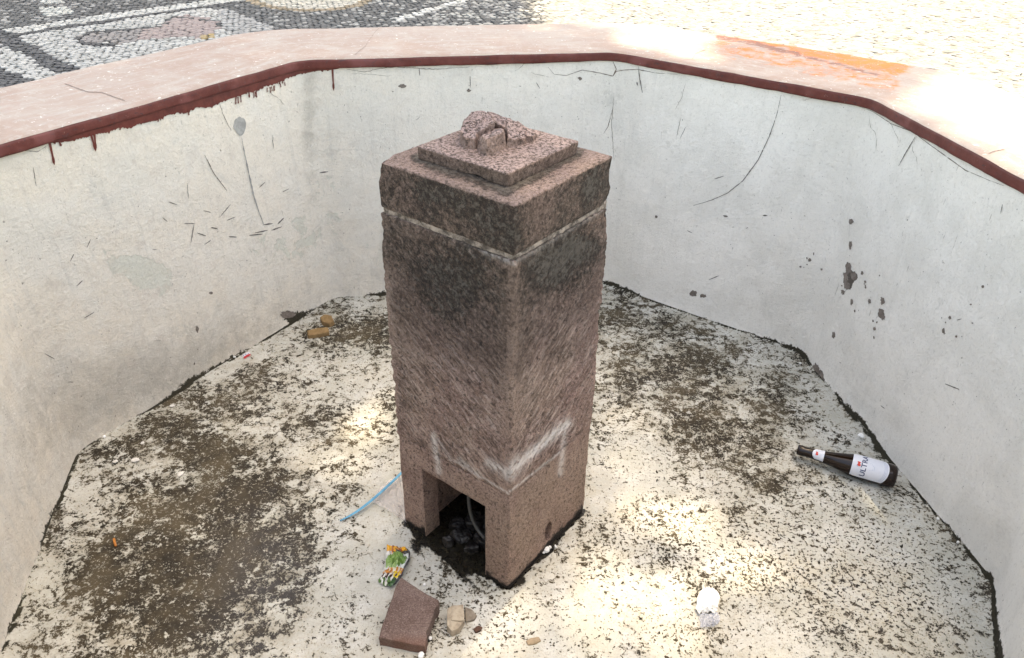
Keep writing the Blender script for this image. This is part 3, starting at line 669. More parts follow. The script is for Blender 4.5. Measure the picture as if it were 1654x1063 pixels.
# ------------------------------------------------------------------ rough stone blocks
def block(name, a0, a1, b0, b1, z0, z1, parent, step=.005, r=.006, amp=.0018, chips=(), mat=None, shear=(0, 0), cut=None, seed=0, lich=None, topf=None, tapers=(1, 1), bulge=None, damp=None, edge=.010, chisel=0.0):
    na, nb, nz = [max(2, int(round(v/step))) for v in (a1-a0, b1-b0, z1-z0)]
    key = {}; V = []; F = []
    def vid(i, j, k):
        t = (i, j, k)
        if t not in key: key[t] = len(V); V.append((a0+(a1-a0)*i/na, b0+(b1-b0)*j/nb, z0+(z1-z0)*k/nz))
        return key[t]
    for i in range(na):
        for j in range(nb):
            F.append((vid(i, j, 0), vid(i, j+1, 0), vid(i+1, j+1, 0), vid(i+1, j, 0))); F.append((vid(i, j, nz), vid(i+1, j, nz), vid(i+1, j+1, nz), vid(i, j+1, nz)))
    for i in range(na):
        for k in range(nz):
            F.append((vid(i, 0, k), vid(i+1, 0, k), vid(i+1, 0, k+1), vid(i, 0, k+1))); F.append((vid(i, nb, k), vid(i, nb, k+1), vid(i+1, nb, k+1), vid(i+1, nb, k)))
    for j in range(nb):
        for k in range(nz):
            F.append((vid(0, j, k), vid(0, j, k+1), vid(0, j+1, k+1), vid(0, j+1, k))); F.append((vid(na, j, k), vid(na, j+1, k), vid(na, j+1, k+1), vid(na, j, k+1)))
    V = np.array(V); O = V.copy()
    # rounding, radius varies along the edges so they read as worn
    rr = r*(1+.9*fbm(V+seed, 22, 3)); rr = np.clip(rr, .001, r*2.6)
    lo = np.array([a0, b0, z0])+rr[:, None]; hi = np.array([a1, b1, z1])-rr[:, None]
    K = np.clip(V, lo, hi); D = V-K; n = np.linalg.norm(D, axis=1)
    m = n > 1e-9; N = np.zeros_like(V); N[m] = D[m]/n[m][:, None]
    V[m] = K[m]+N[m]*np.minimum(n[m], rr[m])[:, None]
    cen = np.array([(a0+a1)/2, (b0+b1)/2, (z0+z1)/2])
    d = amp*fbm(O+seed, 12, 4, .55)+.0006*fbm(O+seed*2, 85, 3, .65)
    if bulge: d = d+bulge(O)
    if chisel:
        wv_ = (O[:, 0]+PW/2)+(O[:, 1]+PD/2)+.010*fbm(O, 7, 2); A_ = .62
        pp_ = O[:, 2]*math.cos(A_)-wv_*math.sin(A_); qq_ = O[:, 2]*math.sin(A_)+wv_*math.cos(A_)
        rg_ = pn(np.c_[pp_*95, qq_*15, O[:, 0]*9]); rg_ = -np.abs(rg_)*2+.5*pn(np.c_[pp_*210, qq_*30, O[:, 1]*9+5])
        rim_ = np.clip((np.abs(O[:, 0]-a0)+np.abs(O[:, 1]-b0)-.022)/.02, 0, 1)      # smooth margin drawn along the corner
        d = d+chisel*(rg_*(.35+1.2*np.clip(.5+1.6*fbm(O, 8, 2), 0, 1))*rim_)+.0034
    V += N*d[:, None]
    for (ca, cb, cz, cr_, dep) in chips:          # knocked-off corners: push the surface inwards
        dd = np.linalg.norm((V-np.array([ca, cb, cz])), axis=1); k = np.clip(1-dd/cr_, 0, 1)**.7
        V -= N*(k*dep*(1+.8*fbm(O, 60, 2)))[:, None]
    zf = (V[:, 2]-z0)/(z1-z0)
    s_ = tapers[0]*(1-zf)+tapers[1]*zf
    W = np.c_[PC+np.outer(cen[0]+(V[:, 0]-cen[0])*s_+shear[0]*zf, e1)+np.outer(cen[1]+(V[:, 1]-cen[1])*s_+shear[1]*zf, e2), V[:, 2]]
    # distance from the front corner along either face
    wv = (O[:, 0]+PW/2)+(O[:, 1]+PD/2)
    up = (N[:, 2] > .75).astype(float)
    q = px(W)
    at_ = dict(lichen=lich(O, N, q) if lich else O[:, 0]*0, chalk=O[:, 0]*0, damp=damp(O, N, q) if damp else O[:, 0]*0, topf=up if topf is None else topf(O, N, q), wv=wv)
    front = (N[:, 0] < -.3) | (N[:, 1] < -.3)
    ck = segs(q, [(823, 762, 915, 684, 8, 1.0), (823, 765, 840, 745, 12, .8), (790, 748, 822, 765, 7, .75), (700, 705, 709, 762, 4.5, .75), (912, 695, 905, 765, 4.5, .6), (742, 742, 775, 770, 4, .6), (820, 797, 905, 730, 1.6, .7), (735, 745, 820, 796, 1.6, .6),
                  (640, 345, 831, 424, 3.0, .18), (780, 405, 831, 426, 4, .30), (831, 424, 984, 332, 4, .16), (700, 700, 730, 745, 3, .3)])
    at_['chalk'] = np.where(front, ck, 0); dc = np.abs(O[:, 0]-a0)+np.abs(O[:, 1]-b0); d2 = np.minimum(np.abs(O[:, 0]-a1), np.abs(O[:, 1]-b1)); at_['strk'] = (1. if chisel else .10)*np.clip((dc-.010-.008*fbm(O, 14, 2))/.016, .05, 1)*np.clip((d2-.006)/.010+(np.minimum(np.abs(O[:, 0]-a0), np.abs(O[:, 1]-b0)) > .01), .05, 1)
    return mesh(name, W, F, mat or M_stone, parent, True, at_)

pil = thing('fountain_pillar', (float(PC[0]), float(PC[1]), 0), 'square pink volcanic stone pillar with an opening in its foot, standing in the middle of the basin', 'pillar')
H1, H2, H3, H4, H5 = .1963*S, .5713*S, .5788*S, .6424*S, .6589*S
a0, a1, b0, b1 = -PW/2, PW/2, -PD/2, PD/2
def lich_shaft(O, N, q):
    zf = (O[:, 2]-H1)/(H2-H1)
    return -.02+.56*np.clip((zf-.27)/.58, 0, 1)+.14*fbm(O, 7, 4)*np.clip((zf-.1)/.3, 0, 1)+blobs(q, [(710, 480, 90, 90, .16), (900, 430, 50, 50, .18), (780, 560, 30, 30, .1), (835, 600, 8, 20, .2), (930, 400, 40, 20, .15)])-.16*segs(q, [(831, 430, 822, 795, 9, 1)])-.2*segs(q, [(622, 440, 640, 690, 12, 1)])
def dampf(O, N, q): return .95*np.exp(-np.maximum(O[:, 2], 0)/.020)+blobs(q, [(905, 870, 40, 14, .42, -42), (935, 800, 10, 40, .28), (690, 850, 14, 20, .3)])
# lower block, hollowed: opening in the left face and a notch in the right face
plinth = block('plinth_block', a0-.001, a1+.001, b0-.001, b1+.001, -.012, H1, pil, .0055, .0045, .0022, lich=lambda O, N, q: .02+O[:, 0]*0, damp=dampf, seed=1.3)
def cutter(V, F):
    me = bpy.data.meshes.new('cut'); me.from_pydata([tuple(v) for v in V], [], F); o = bpy.data.objects.new('cut', me); col.objects.link(o)
    for k in ('lichen', 'chalk', 'damp', 'topf', 'wv', 'strk'): me.attributes.new(k, 'FLOAT', 'POINT').data.foreach_set('value', [{'damp': .22, 'lichen': .15, 'strk': .1}.get(k, 0.)]*len(me.vertices))
    me.materials.append(M_stone); return o
def boxcut(A0, A1, B0, B1, z0, z1, ztopin=None):
    zi = ztopin or z1
    V = [PF(A0, B0, z0), PF(A1, B0, z0), PF(A1, B1, z0), PF(A0, B1, z0), PF(A0, B0, z1), PF(A1, B0, zi), PF(A1, B1, zi), PF(A0, B1, z1)]
    return cutter(V, [(3, 2, 1, 0), (4, 5, 6, 7), (0, 1, 5, 4), (1, 2, 6, 5), (2, 3, 7, 6), (3, 0, 4, 7)])
# the left face is the plane e1 = -PW/2 ; opening measured from the front corner
def on_left_face(u, v):                   # pixel -> (b, z) on the left face
    lo_, hi_ = 0, 0
    o = np.array([0, 0, HC]); d = at(u, v, 0)-o; n = np.array([*e1, 0]); p0 = PF(a0, 0, 0)
    t = ((p0-o)@n)/(d@n); P = o+d*t; return (P[:2]-PC)@e2, P[2]
def on_right_face(u, v):
    o = np.array([0, 0, HC]); d = at(u, v, 0)-o; n = np.array([*e2, 0]); p0 = PF(0, b0, 0)
    t = ((p0-o)@n)/(d@n); P = o+d*t; return (P[:2]-PC)@e1, P[2]
bl, zl = on_left_face(683, 759); br, zr = on_left_face(784, 817); bl2, _ = on_left_face(688, 858)
ob1, ob0, oz = (bl+bl2)/2, br, (zl+zr)/2
cuts = [boxcut(a0-.05, a0+.085, ob0, ob1, -.05, oz), boxcut(a0+.045, a1-.05, b0+.045, b1-.04, -.05, oz-.004)]
ha, hz = on_right_face(885, 858)
V = []; n = 20
for s_ in (b0-.03, b0+.07):
    for k in range(n):
        a = 2*math.pi*k/n; V.append(PF(ha+.014*math.cos(a)*(1+.1*math.sin(3*a)), s_, hz+.030*math.sin(a)))
cuts.append(cutter(V, [tuple(range(n))[::-1], tuple(range(n, 2*n))]+[(k, (k+1) % n, n+(k+1) % n, n+k) for k in range(n)]))
for c_ in cuts:
    bpy.context.view_layer.update()
    bm_ = bmesh.new(); bm_.from_mesh(c_.data); bmesh.ops.recalc_face_normals(bm_, faces=bm_.faces); bm_.to_mesh(c_.data); bm_.free()
    md = plinth.modifiers.new('b', 'BOOLEAN'); md.object = c_; md.operation = 'DIFFERENCE'; md.solver = 'EXACT'
bpy.context.view_layer.update()
ev = plinth.evaluated_get(bpy.context.evaluated_depsgraph_get()); nm = bpy.data.meshes.new_from_object(ev)
plinth.modifiers.clear(); plinth.data = nm; nm.name = 'plinth_block'
# flat-shade: the stone's grain carries the surface
nm.polygons.foreach_set('use_smooth', [False]*len(nm.polygons))
for c_ in cuts: bpy.data.objects.remove(c_)

def bul(O): return -.0022*np.exp(-((O[:, 2]-H2)/.01)**2)+.0012*fbm(O, 30, 2)
block('shaft', a0, a1, b0, b1, H1+.0015, H2, pil, .0036, .0032, .0014, lich=lich_shaft, seed=2.2, bulge=bul, chisel=.0044,
      chips=[(a1, b0, H2-.02, .05, .006), (a0, b1, H2-.04, .03, .004), (a1, b0, .55, .04, .004)])
M_mortar = plain('pale_mortar', (.36, .29, .24), (.07, .055, .045), 45, .9, .004, .2)
def rawbox(name, A0, A1, B0, B1, z0, z1, mat, parent): return block(name, A0, A1, B0, B1, z0, z1, parent, .006, .002, .0015, mat=mat, seed=5)
rawbox('mortar_joint', a0+.004, a1-.004, b0+.004, b1-.004, H2-.003, H3+.003, M_mortar, pil)
def lich_cap(O, N, q): return .56+.14*fbm(O*np.array([1, 1, .35]), 16, 3)-.20*(N[:, 2] > .7)+blobs(q, [(730, 320, 60, 25, .12, 25), (960, 300, 20, 25, .15), (830, 380, 20, 30, .12)])+np.where(N[:, 2] > .7, .36*segs(q, [(675, 256, 820, 308, 12, 1), (820, 308, 935, 248, 10, 1)]), 0)
block('cap_block', a0+.0005, a1-.0005, b0+.0005, b1-.0005, H3, H4, pil, .0040, .0036, .0014, lich=lich_cap, seed=3.7, topf=lambda O, N, q: .6*(N[:, 2] > .6),
      chips=[(a0, b1, H4, .040, .008), (a1, b0, H4-.03, .030, .006), (a1, b0, H3, .025, .006), (a0, b0, H4-.01, .018, .003), (a0, .0, H4, .020, .003)])
sa, sb = .148*S/2, .1451*S/2; so = (.0076*S, .0023*S)
block('top_slab', so[0]-sa, so[0]+sa, so[1]-sb, so[1]+sb, H4-.001, H5, pil, .0034, .0016, .0013, seed=8.1, lich=lambda O, N, q: .46-.28*(N[:, 2] > .7)+np.where(N[:, 2] > .7, blobs(q, [(790, 245, 60, 14, .18)]), 0), topf=lambda O, N, q: .9*(N[:, 2] > .6),
      chips=[(so[0]-sa, so[1]+.02, H5, .014, .002), (so[0]-sa, so[1]-.03, H4, .03, .004), (so[0]+sa, so[1]-sb, H4, .015, .003)])
# broken remains of the ornament on top: three angular lumps of one stone
def chunk(poly_px, z0, z1, shrink, seed, tilt=(0, 0), sub=.006, amp=.003):
    """angular lump: px outline of its TOP seen in the photograph"""
    T = np.array([at(u, v, z1)[:2] for u, v in poly_px]); c = T.mean(0)
    return T, c
def lumps(name, specs, mat, parent, amp=.0022, seed=0, extra=None, step=.0045):
    V, F = [], []; lich, topf = [], []
    for (poly, z0, z1, grow, tz) in specs:
        T = np.array([at(u, v, z1)[:2] for u, v in poly]); c = T.mean(0)
        # dense outline
        Q = np.vstack([T, T[:1]]); L = np.r_[0, np.cumsum(np.linalg.norm(np.diff(Q, axis=0), axis=1))]
        n = max(12, int(L[-1]/step)); s = np.linspace(0, L[-1], n, endpoint=False); E_ = np.stack([np.interp(s, L, Q[:, 0]), np.interp(s, L, Q[:, 1])], 1)
        nz = max(3, int((z1-z0)/step)); nr = max(4, int(np.linalg.norm(E_-c, axis=1).max()/step)); o = len(V)
        rings = []
        for k in range(nz+1):
            f = k/nz; r_ = 1+grow*(1-f); zz = z0+(z1-z0)*f
            if k == nz: r_ *= .985; zz -= .0008
            rings.append((r_, zz, 0))
        for k in range(1, nr): rings.append((.985*(1-k/nr), z1, 1))
        for r_, zz, tp in rings:
            P = np.c_[c+(E_-c)*r_, np.full(n, zz)]
            tt = max(0, (zz-z0)/(z1-z0)); P[:, 2] += tt*((P[:, 0]-c[0])*tz[0]+(P[:, 1]-c[1])*tz[1])
            V.extend(P)
            topf += [float(tp)]*n
        m = len(rings)
        for k in range(m-1):
            for i in range(n): F.append((o+k*n+i, o+k*n+(i+1) % n, o+(k+1)*n+(i+1) % n, o+(k+1)*n+i))
        V.append(np.array([*c, z1])); topf.append(1.); e_ = len(V)-1
        for i in range(n): F.append((o+(m-1)*n+i, o+(m-1)*n+(i+1) % n, e_))
    V = np.array(V, float)
    D = np.stack([fbm(V+seed+k*31, 32, 4, .6) for k in range(3)], 1)*amp; V = V+D
    q = px(V); tf = np.array(topf)
    return mesh(name, V, F, mat, parent, False, dict(lichen=.12+.12*(1-tf) if extra is None else extra(V, tf), chalk=tf*0, damp=tf*0, topf=.75*tf+.25, wv=V[:, 0]*1.3+V[:, 1]))
lumps('broken_stump', [
    ([(744, 205), (749, 194), (762, 188), (780, 187), (797, 193), (800, 199), (786, 204), (774, 208), (766, 216), (750, 215)], H5-.002, H5+.027, .10, (.05, .2)),
    ([(772, 217), (786, 207), (803, 201), (812, 203), (813, 219), (800, 226), (786, 229)], H5-.002, H5+.022, .22, (.3, -.2)),
    ([(818, 207), (838, 201), (850, 204), (857, 209), (845, 216), (830, 221), (819, 222)], H5-.002, H5+.018, .18, (-.5, .25)),
    ([(786, 189), (800, 187), (826, 190), (842, 198), (822, 202), (803, 200)], H5-.002, H5+.021, .12, (-.3, .1)),
    ([(850, 211), (860, 206), (867, 212), (858, 219), (848, 219)], H5-.002, H5+.012, .18, (-.3, 0)),
    ([(756, 228), (775, 236), (800, 233), (815, 226), (790, 222), (765, 218)], H5-.002, H5+.004, .2, (0, 0))], M_stone, pil, .0058, 3.3, step=.0032)
# grey hose inside the opening
def tube(path, r, mat, name, parent=None, n=10, flat=1.0, taper=None, smooth=True):
    P = [Vector(p) for p in path]; V, F = [], []
    for i, p in enumerate(P):
        t = (P[min(i+1, len(P)-1)]-P[max(i-1, 0)]).normalized(); a = t.cross(Vector((0, 0, 1)));
        if a.length < 1e-3: a = Vector((1, 0, 0))
        a.normalize(); b = a.cross(t); rr_ = r*(taper[i] if taper else 1)
        for k in range(n):
            th = 2*math.pi*k/n; V.append(p+a*math.cos(th)*rr_+b*math.sin(th)*rr_*flat)
    for i in range(len(P)-1):
        for k in range(n): F.append((i*n+k, i*n+(k+1) % n, (i+1)*n+(k+1) % n, (i+1)*n+k))
    F.append(tuple(range(n))[::-1]); F.append(tuple(range((len(P)-1)*n, len(P)*n)))
    return mesh(name, V, F, mat, parent, smooth)
M_hose = plain('grey_hose', (.085, .083, .078), (.05, .047, .043), 90, .45, .0005)
def bez(pts, n=24):
    pts = [np.array(p, float) for p in pts]; out = []
    for t in np.linspace(0, 1, n):
        L = pts
        while len(L) > 1: L = [L[i]*(1-t)+L[i+1]*t for i in range(len(L)-1)]
        out.append(L[0])
    return out
def in_plane(u, v, dep):
    o = np.array([0, 0, HC]); d = at(u, v, 0)-o; n = np.array([*e1, 0]); t = ((PF(a0+dep, 0, 0)-o)@n)/(d@n); return o+d*t
tube(bez([in_plane(757, 795, .07), in_plane(757, 825, .065), in_plane(762, 848, .055), in_plane(784, 870, .045)]), .0045, M_hose, 'hose', pil)
M_mud = plain('wet_dark_rubble', (.016, .014, .014), (.008, .007, .007), 60, .3, .003, .5)
for k, (A_, B_, w_) in enumerate([(.05, .02, .022), (.085, -.03, .03), (.11, .03, .026), (.04, -.02, .014), (.075, .055, .018), (.02, .035, .011), (.125, -.01, .03)]):
    c_ = PF(a0+A_, B_, 0); pl = [tuple(px([c_+np.array([w_*math.cos(a)*(1+.3*math.sin(3*a+k)), w_*.8*math.sin(a), .01])])[0]) for a in np.linspace(0, 5.5, 7)]
    lumps('rubble', [(pl, -.002, .010+.004*(k % 3), .35, (0, .1))], M_mud, pil, .006, k*2.1, step=.004)

# ------------------------------------------------------------------ bottle
def bottle():
    pm, pb = at(1288, 726, .030), at(1447, 771, .030)
    ax = Vector(pb-pm); Lb = ax.length; ax.normalize(); pm = Vector(pm)
    side = ax.cross(Vector((0, 0, 1))).normalized(); upv = side.cross(ax).normalized()
    if upv.z < 0: upv = -upv
    camd = (Vector((0, 0, HC))-(pm+ax*Lb*.7)).normalized(); camd = (camd-ax*camd.dot(ax)).normalized()
    ref = (camd*.90+upv*.35).normalized(); tan = ax.cross(ref)      # label centre direction
    root = thing('beer_bottle', (float(pb[0]), float(pb[1]), 0.0), 'brown glass bottle with a white label lying on its side against the right wall', 'bottle')
    prof = [(0, .0095), (.0, .0130), (.006, .0138), (.016, .0138), (.020, .0128), (.035, .0132), (.06, .0152), (.09, .0190), (.115, .0240), (.130, .0275), (.142, .0295), (.155, .0300), (Lb-.012, .0300), (Lb-.004, .0285), (Lb, .0240), (Lb-.003, .0120), (Lb-.004, 0.0004)]
    n = 40
    def rad_at(l): return float(np.interp(l, [p[0] for p in prof[1:13]], [p[1] for p in prof[1:13]]))
    V, F = [], []
    for l, r in prof:
        for k in range(n):
            a = 2*math.pi*k/n; V.append(pm+ax*l+(ref*math.cos(a)+tan*math.sin(a))*r)
    for i in range(len(prof)-1):
        for k in range(n): F.append((i*n+k, i*n+(k+1) % n, (i+1)*n+(k+1) % n, (i+1)*n+k))
    t = NT('brown_bottle_glass'); g = t.out((.010, .0035, .002), .12, None, .4)
    o = mesh('bottle_glass', V, F, g, root, True)
    V2 = [];
    def wrap(name, l0, l1, half, mat, off, parent, nl=16, na=26, curve0=0, curve1=0, center=0.):
        V, F = [], []
        for i in range(nl+1):
            for k in range(na+1):
                a = -half+2*half*k/na; e = (a/half)**2
                la, lb = l0+curve0*e, l1-curve1*e; l = la+(lb-la)*i/nl; r = rad_at(l)+off
                V.append(pm+ax*l+(ref*math.cos(a+center)+tan*math.sin(a+center))*r)
        F = gridfaces(nl+1, na+1)
        return mesh(name, V, F, mat, parent, True)
    lab = plain('white_label_paper', (.66, .68, .74), (.60, .63, .70), 30, .35, .0002)
    l0, l1 = Lb*.555, Lb*.915
    L1 = wrap('body_label', l0, l1, 1.22, lab, .0004, root, curve1=.012)
    N1 = wrap('neck_label', Lb*.155, Lb*.275, 1.15, lab, .0004, root, curve0=.008, curve1=.0)
    rb = plain('label_red', (.62, .03, .02), (.55, .06, .03), 60, .4, .0001); bl_ = plain('label_blue', (.02, .04, .12), (.02, .04, .12), 60, .4, .0001); lb_ = plain('label_silver_blue', (.30, .38, .52), (.36, .42, .55), 60, .4, .0001)
    def shape(name, pts, mat, lc, parent, off=.0010, sc=1.0):
        """pts (x across, y towards the mouth) in metres around length lc"""
        V = []
        for x_, y_ in pts:
            l = lc-y_*sc; r = rad_at(l)+off; a = x_*sc/r
            V.append(pm+ax*l+(ref*math.cos(a)-tan*math.sin(a))*r)
        return mesh(name, V, [tuple(range(len(pts)))], mat, parent)
    def ribbon(lc, parent, sc):
        a = [(-.0062, .001), (-.003, .0048), (.001, .0026), (.0062, .0052), (.0068, .0), (.004, -.0046), (.0015, -.0015), (-.002, -.0050), (-.0055, -.0038)]
        shape('red_emblem', a, rb, lc, parent, .0011, sc); shape('emblem_blue_tip', [(-.0062, .001), (-.009, .0035), (-.0045, .0060), (-.003, .0048)], lb_, lc, parent, .0012, sc)  # second shape is the pale blue print beside the red emblem
    ribbon(l0+.0155, L1, .95); ribbon(Lb*.200, N1, .75)
    cu = bpy.data.curves.new('txt', 'FONT'); cu.body = 'ULTRA'; cu.size = .0205; cu.align_x = 'CENTER'; cu.offset = .00035
    to = bpy.data.objects.new('txt', cu); col.objects.link(to); bpy.context.view_layer.update()
    me = bpy.data.meshes.new_from_object(to.evaluated_get(bpy.context.evaluated_depsgraph_get()))
    lc = l0+.0335
    W_, FF = [], [tuple(p.vertices) for p in me.polygons]
    for v in me.vertices:
        l = lc-v.co.y*.85; r = rad_at(l)+.0011; a = v.co.x*.98/r
        W_.append(pm+ax*l+(ref*math.cos(a)-tan*math.sin(a))*r)
    bpy.data.objects.remove(to); mesh('label_lettering', W_, FF, bl_, L1)
    for k in range(4): wr = shape('label_print', [(-.010+.001*k, .0), (.010-.002*k, .0), (.010-.002*k, -.0007), (-.010+.001*k, -.0007)], lb_, lc+.008+.0034*k, L1)
    for k in range(3):
        V = []
        for i in range(17):
            a = -1.0+2.0*i/16; e = (a/1.22)**2; l = l1-.004-.003*k-.012*e; r = rad_at(l)+.0009
            V.append(pm+ax*l+(ref*math.cos(a)+tan*math.sin(a))*r); l -= .0007; V.append(pm+ax*l+(ref*math.cos(a)+tan*math.sin(a))*r)
        mesh('label_stripe', V, [(2*i, 2*i+1, 2*i+3, 2*i+2) for i in range(16)], lb_, L1)
bottle()

# ------------------------------------------------------------------ loose stones and litter on the floor
def rubble(name, spec, mat, label, cat, amp=.0015, seed=0, group=None, step=.004):
    o = lumps(name, spec, mat, None, amp, seed, extra=lambda V, tf: tf*0+.0, step=step); settle(o); return tag(o, label, cat, group)
# flat brown fragment
t = NT('purple_brown_stone')
gr = t.noise(330, 4, .8)
c = t.mix(t.rng(t.noise(14, 5, .6), .35, .65), (.120, .078, .066), (.165, .115, .10))
c = t.mix(t.rng(gr, .5, .66, 0, .5), c, (.34, .27, .25)); c = t.mix(t.rng(gr, .47, .36, 0, .7), c, (.05, .03, .028))
sx = t.n('ShaderNodeSeparateXYZ'); t.put(sx.inputs[0], t.co)
c = t.mix(t.rng(t.ma('ADD', sx.outputs[1], t.ma('MULTIPLY', t.noise(30, 4), .03)), -.02, -.055, 0, .55), c, (.16, .075, .05))
M_frag = t.out(c, .9, t.bump(t.ma('ADD', gr, t.noise(80, 4)), .0015, .8), .25)
rubble('stone_fragment', [([(648, 937), (668, 949), (690, 962), (710, 972), (707, 980), (702, 985), (700, 994), (696, 1003), (693, 1012), (688, 1018), (690, 1026), (687, 1036), (686, 1040), (660, 1036), (630, 1030), (611, 1026), (617, 1008), (630, 975), (640, 950)], .0, .032, -.01, (0, .12))],
       M_frag, 'flat purplish brown broken stone slab lying in front of the pillar opening', 'stone', .0012, 1.0)
M_tan = plain('tan_stone', (.36, .27, .17), (.26, .19, .115), 60, .85, .002)
M_tan2 = plain('pale_tan_stone', (.40, .34, .26), (.27, .22, .165), 60, .85, .0015)
o = rubble('stone_chip', [([(722, 985), (730, 979), (748, 977), (750, 998), (742, 1012), (730, 1018), (722, 1010)], .0, .020, .04, (-.1, .1)), ([(730, 980), (748, 977), (750, 1000), (741, 1001), (728, 1000)], .010, .0245, .02, (0, .15))],
           M_tan2, 'small pale tan stone chip beside the flat brown stone fragment', 'stone', .0010, 2.0)
t = NT('grey_brown_stain_stone'); rubble('flat_stone_flake', [([(751, 980), (762, 984), (770, 993), (766, 1000), (752, 1003)], .0, .006, .05, (0, 0))], plain('grey_flake', (.26, .225, .18), (.18, .15, .12), 70, .9, .0015), 'thin grey brown flake tucked against the right side of the tan stone chip', 'stone', .0010, 4.0)
M_tan3 = plain('ochre_stone', (.25, .16, .075), (.18, .11, .05), 50, .85, .002)
rubble('ochre_stone', [([(517, 512), (524, 508), (536, 510), (539, 517), (532, 522), (521, 519)], .0, .018, .08, (0, .1))], M_tan3, 'rounded ochre stone near the far left wall, behind the long one', 'stone', .0018, 6.0)
rubble('ochre_stone', [([(496, 534), (512, 530), (530, 529), (531, 536), (515, 539), (498, 541)], .0, .016, .06, (0, .1))], M_tan3, 'long narrow ochre stone near the far left wall, in front of the rounded one', 'stone', .0012, 7.0)
rubble('dark_chip', [([(765, 1015), (772, 1010), (779, 1012), (776, 1018), (768, 1021)], .0, .005, .05, (0, 0))], plain('dark_red_chip', (.10, .05, .035), (.05, .03, .02), 60, .9), 'small dark reddish chip to the right of the tan stone chip', 'debris', .001, 8.0, step=.003)
rubble('tan_chip', [([(850, 1035), (858, 1030), (870, 1028), (874, 1034), (864, 1040), (853, 1041)], .0, .004, .05, (0, 0))], plain('dull_tan_chip', (.30, .23, .16), (.22, .17, .11), 60, .9), 'small flat tan chip on the pale floor in front of the pillar', 'debris', .001, 9.0, step=.003)

# crumpled wrapper
def sheet(name, rows, n, m, amp, seed, zb, color=None, mat=None, solid=.0006, hump=0.0):
    rows = np.array(rows, float)                        # (k, 2, 2): left and right edge pixel of each row
    V = []; uv = []
    for i in range(n):
        f = i/(n-1)*(len(rows)-1); k = min(int(f), len(rows)-2); t = f-k
        e = rows[k]*(1-t)+rows[k+1]*t
        for j in range(m):
            s = j/(m-1); p = e[0]*(1-s)+e[1]*s; V.append(at(p[0], p[1], zb)); uv.append((s, i/(n-1)))
    V = np.array(V); uv = np.array(uv)
    r1 = 1-np.abs(fbm(np.c_[uv*3.2, uv[:, :1]*0+seed], 1, 3))*2; r2 = fbm(np.c_[uv*7, uv[:, :1]*0+seed+9], 1, 3)
    z = amp*(r1*.7+r2*.9); z -= z.min(); V[:, 2] = .0015+z+hump*np.sin(uv[:, 0]*math.pi)*np.sin(uv[:, 1]*math.pi)
    V[:, 0] += .003*fbm(np.c_[uv*6, uv[:, :1]*0+seed+4], 1, 2); V[:, 1] += .003*fbm(np.c_[uv*6, uv[:, :1]*0+seed+5], 1, 2)
    cols = {'paint': color(uv)} if color is not None else None
    o = mesh(name, V, gridfaces(n, m), mat, None, False, None, cols)
    return settle(o)
def wcol(uv):
    u, v = uv.T; c = np.tile([.55, .57, .55], (len(u), 1)).astype(float)
    nz = fbm(np.c_[uv*9, uv[:, :1]*0+2.2], 1, 3)
    def put(m, x): c[m] = x
    put(v < .20, (.72, .36, .03)); put((v < .20) & (nz > .05), (.30, .08, .02)); put((v < .17) & (u > .75), (.75, .38, .03)); put((v < .27) & (v > .16) & (u > .3), (.02, .02, .02)); put((v < .3) & (v > .13) & (u < .25), (.62, .62, .6))
    ell = ((u-.42)/.46)**2+((v-.42)/.19)**2 < 1+.5*nz; put(ell, (.17, .30, .07)); put(ell & (u+v > .86), (.11, .22, .045)); put(ell & (v > .47) & (u < .6), (.25, .38, .14))
    put((((u-.7)/.35)**2+((v-.55)/.12)**2 < 1) & ~ell, (.60, .66, .64))
    b = (v > .60) & (v < .72); put(b, (.50, .20, .04)); put(b & (nz > .1), (.65, .62, .5))
    b = (v > .72) & (v < .82); put(b, (.06, .02, .02)); put(b & (np.sin(u*28+v*20) > .1), (.68, .66, .62)); put((v > .68) & (v < .86) & (u > .55) & (nz > -.05), (.70, .50, .03))
    b = v > .82; put(b, (.10, .20, .06)); put(b & (np.sin(u*22-v*30) > .2), (.70, .70, .68)); put(b & (nz > .22), (.02, .02, .02)); put((v > .85) & (u > .7), (.05, .13, .05))
    put((u > .93), (.05, .05, .06)); return c
M_wrap = m_vcol('glossy_printed_wrapper', .22, 120, .7, .001, .15)
Wp = lambda x, y: (540+x*.191, 860+y*.191)
o = sheet('snack_wrapper', [[Wp(450, 118), Wp(612, 135)], [Wp(436, 190), Wp(640, 175)], [Wp(438, 270), Wp(640, 235)], [Wp(428, 330), Wp(600, 320)], [Wp(395, 390), Wp(560, 400)], [Wp(370, 425), Wp(480, 472)]], 90, 52, .0085, 3.1, .006, wcol, M_wrap, hump=.010)
tag(o, 'crumpled glossy snack wrapper printed green, orange and white beside the pillar opening', 'wrapper')
# small red and white scrap by the wall
def rwcol(uv):
    u, v = uv.T; c = np.tile([.62, .64, .70], (len(u), 1)); c[v > .55] = (.45, .02, .03); c[(v > .25) & (v < .42) & (np.sin(u*18) > 0)] = (.12, .14, .3); return c
o = sheet('paper_scrap', [[(391, 572), (402, 567)], [(394, 579), (405, 572)]], 16, 20, .003, 8, .006, rwcol, m_vcol('printed_scrap', .4, 100, .5, .0005, .1), hump=.002)
tag(o, 'tiny red and white printed scrap at the foot of the left wall', 'litter')
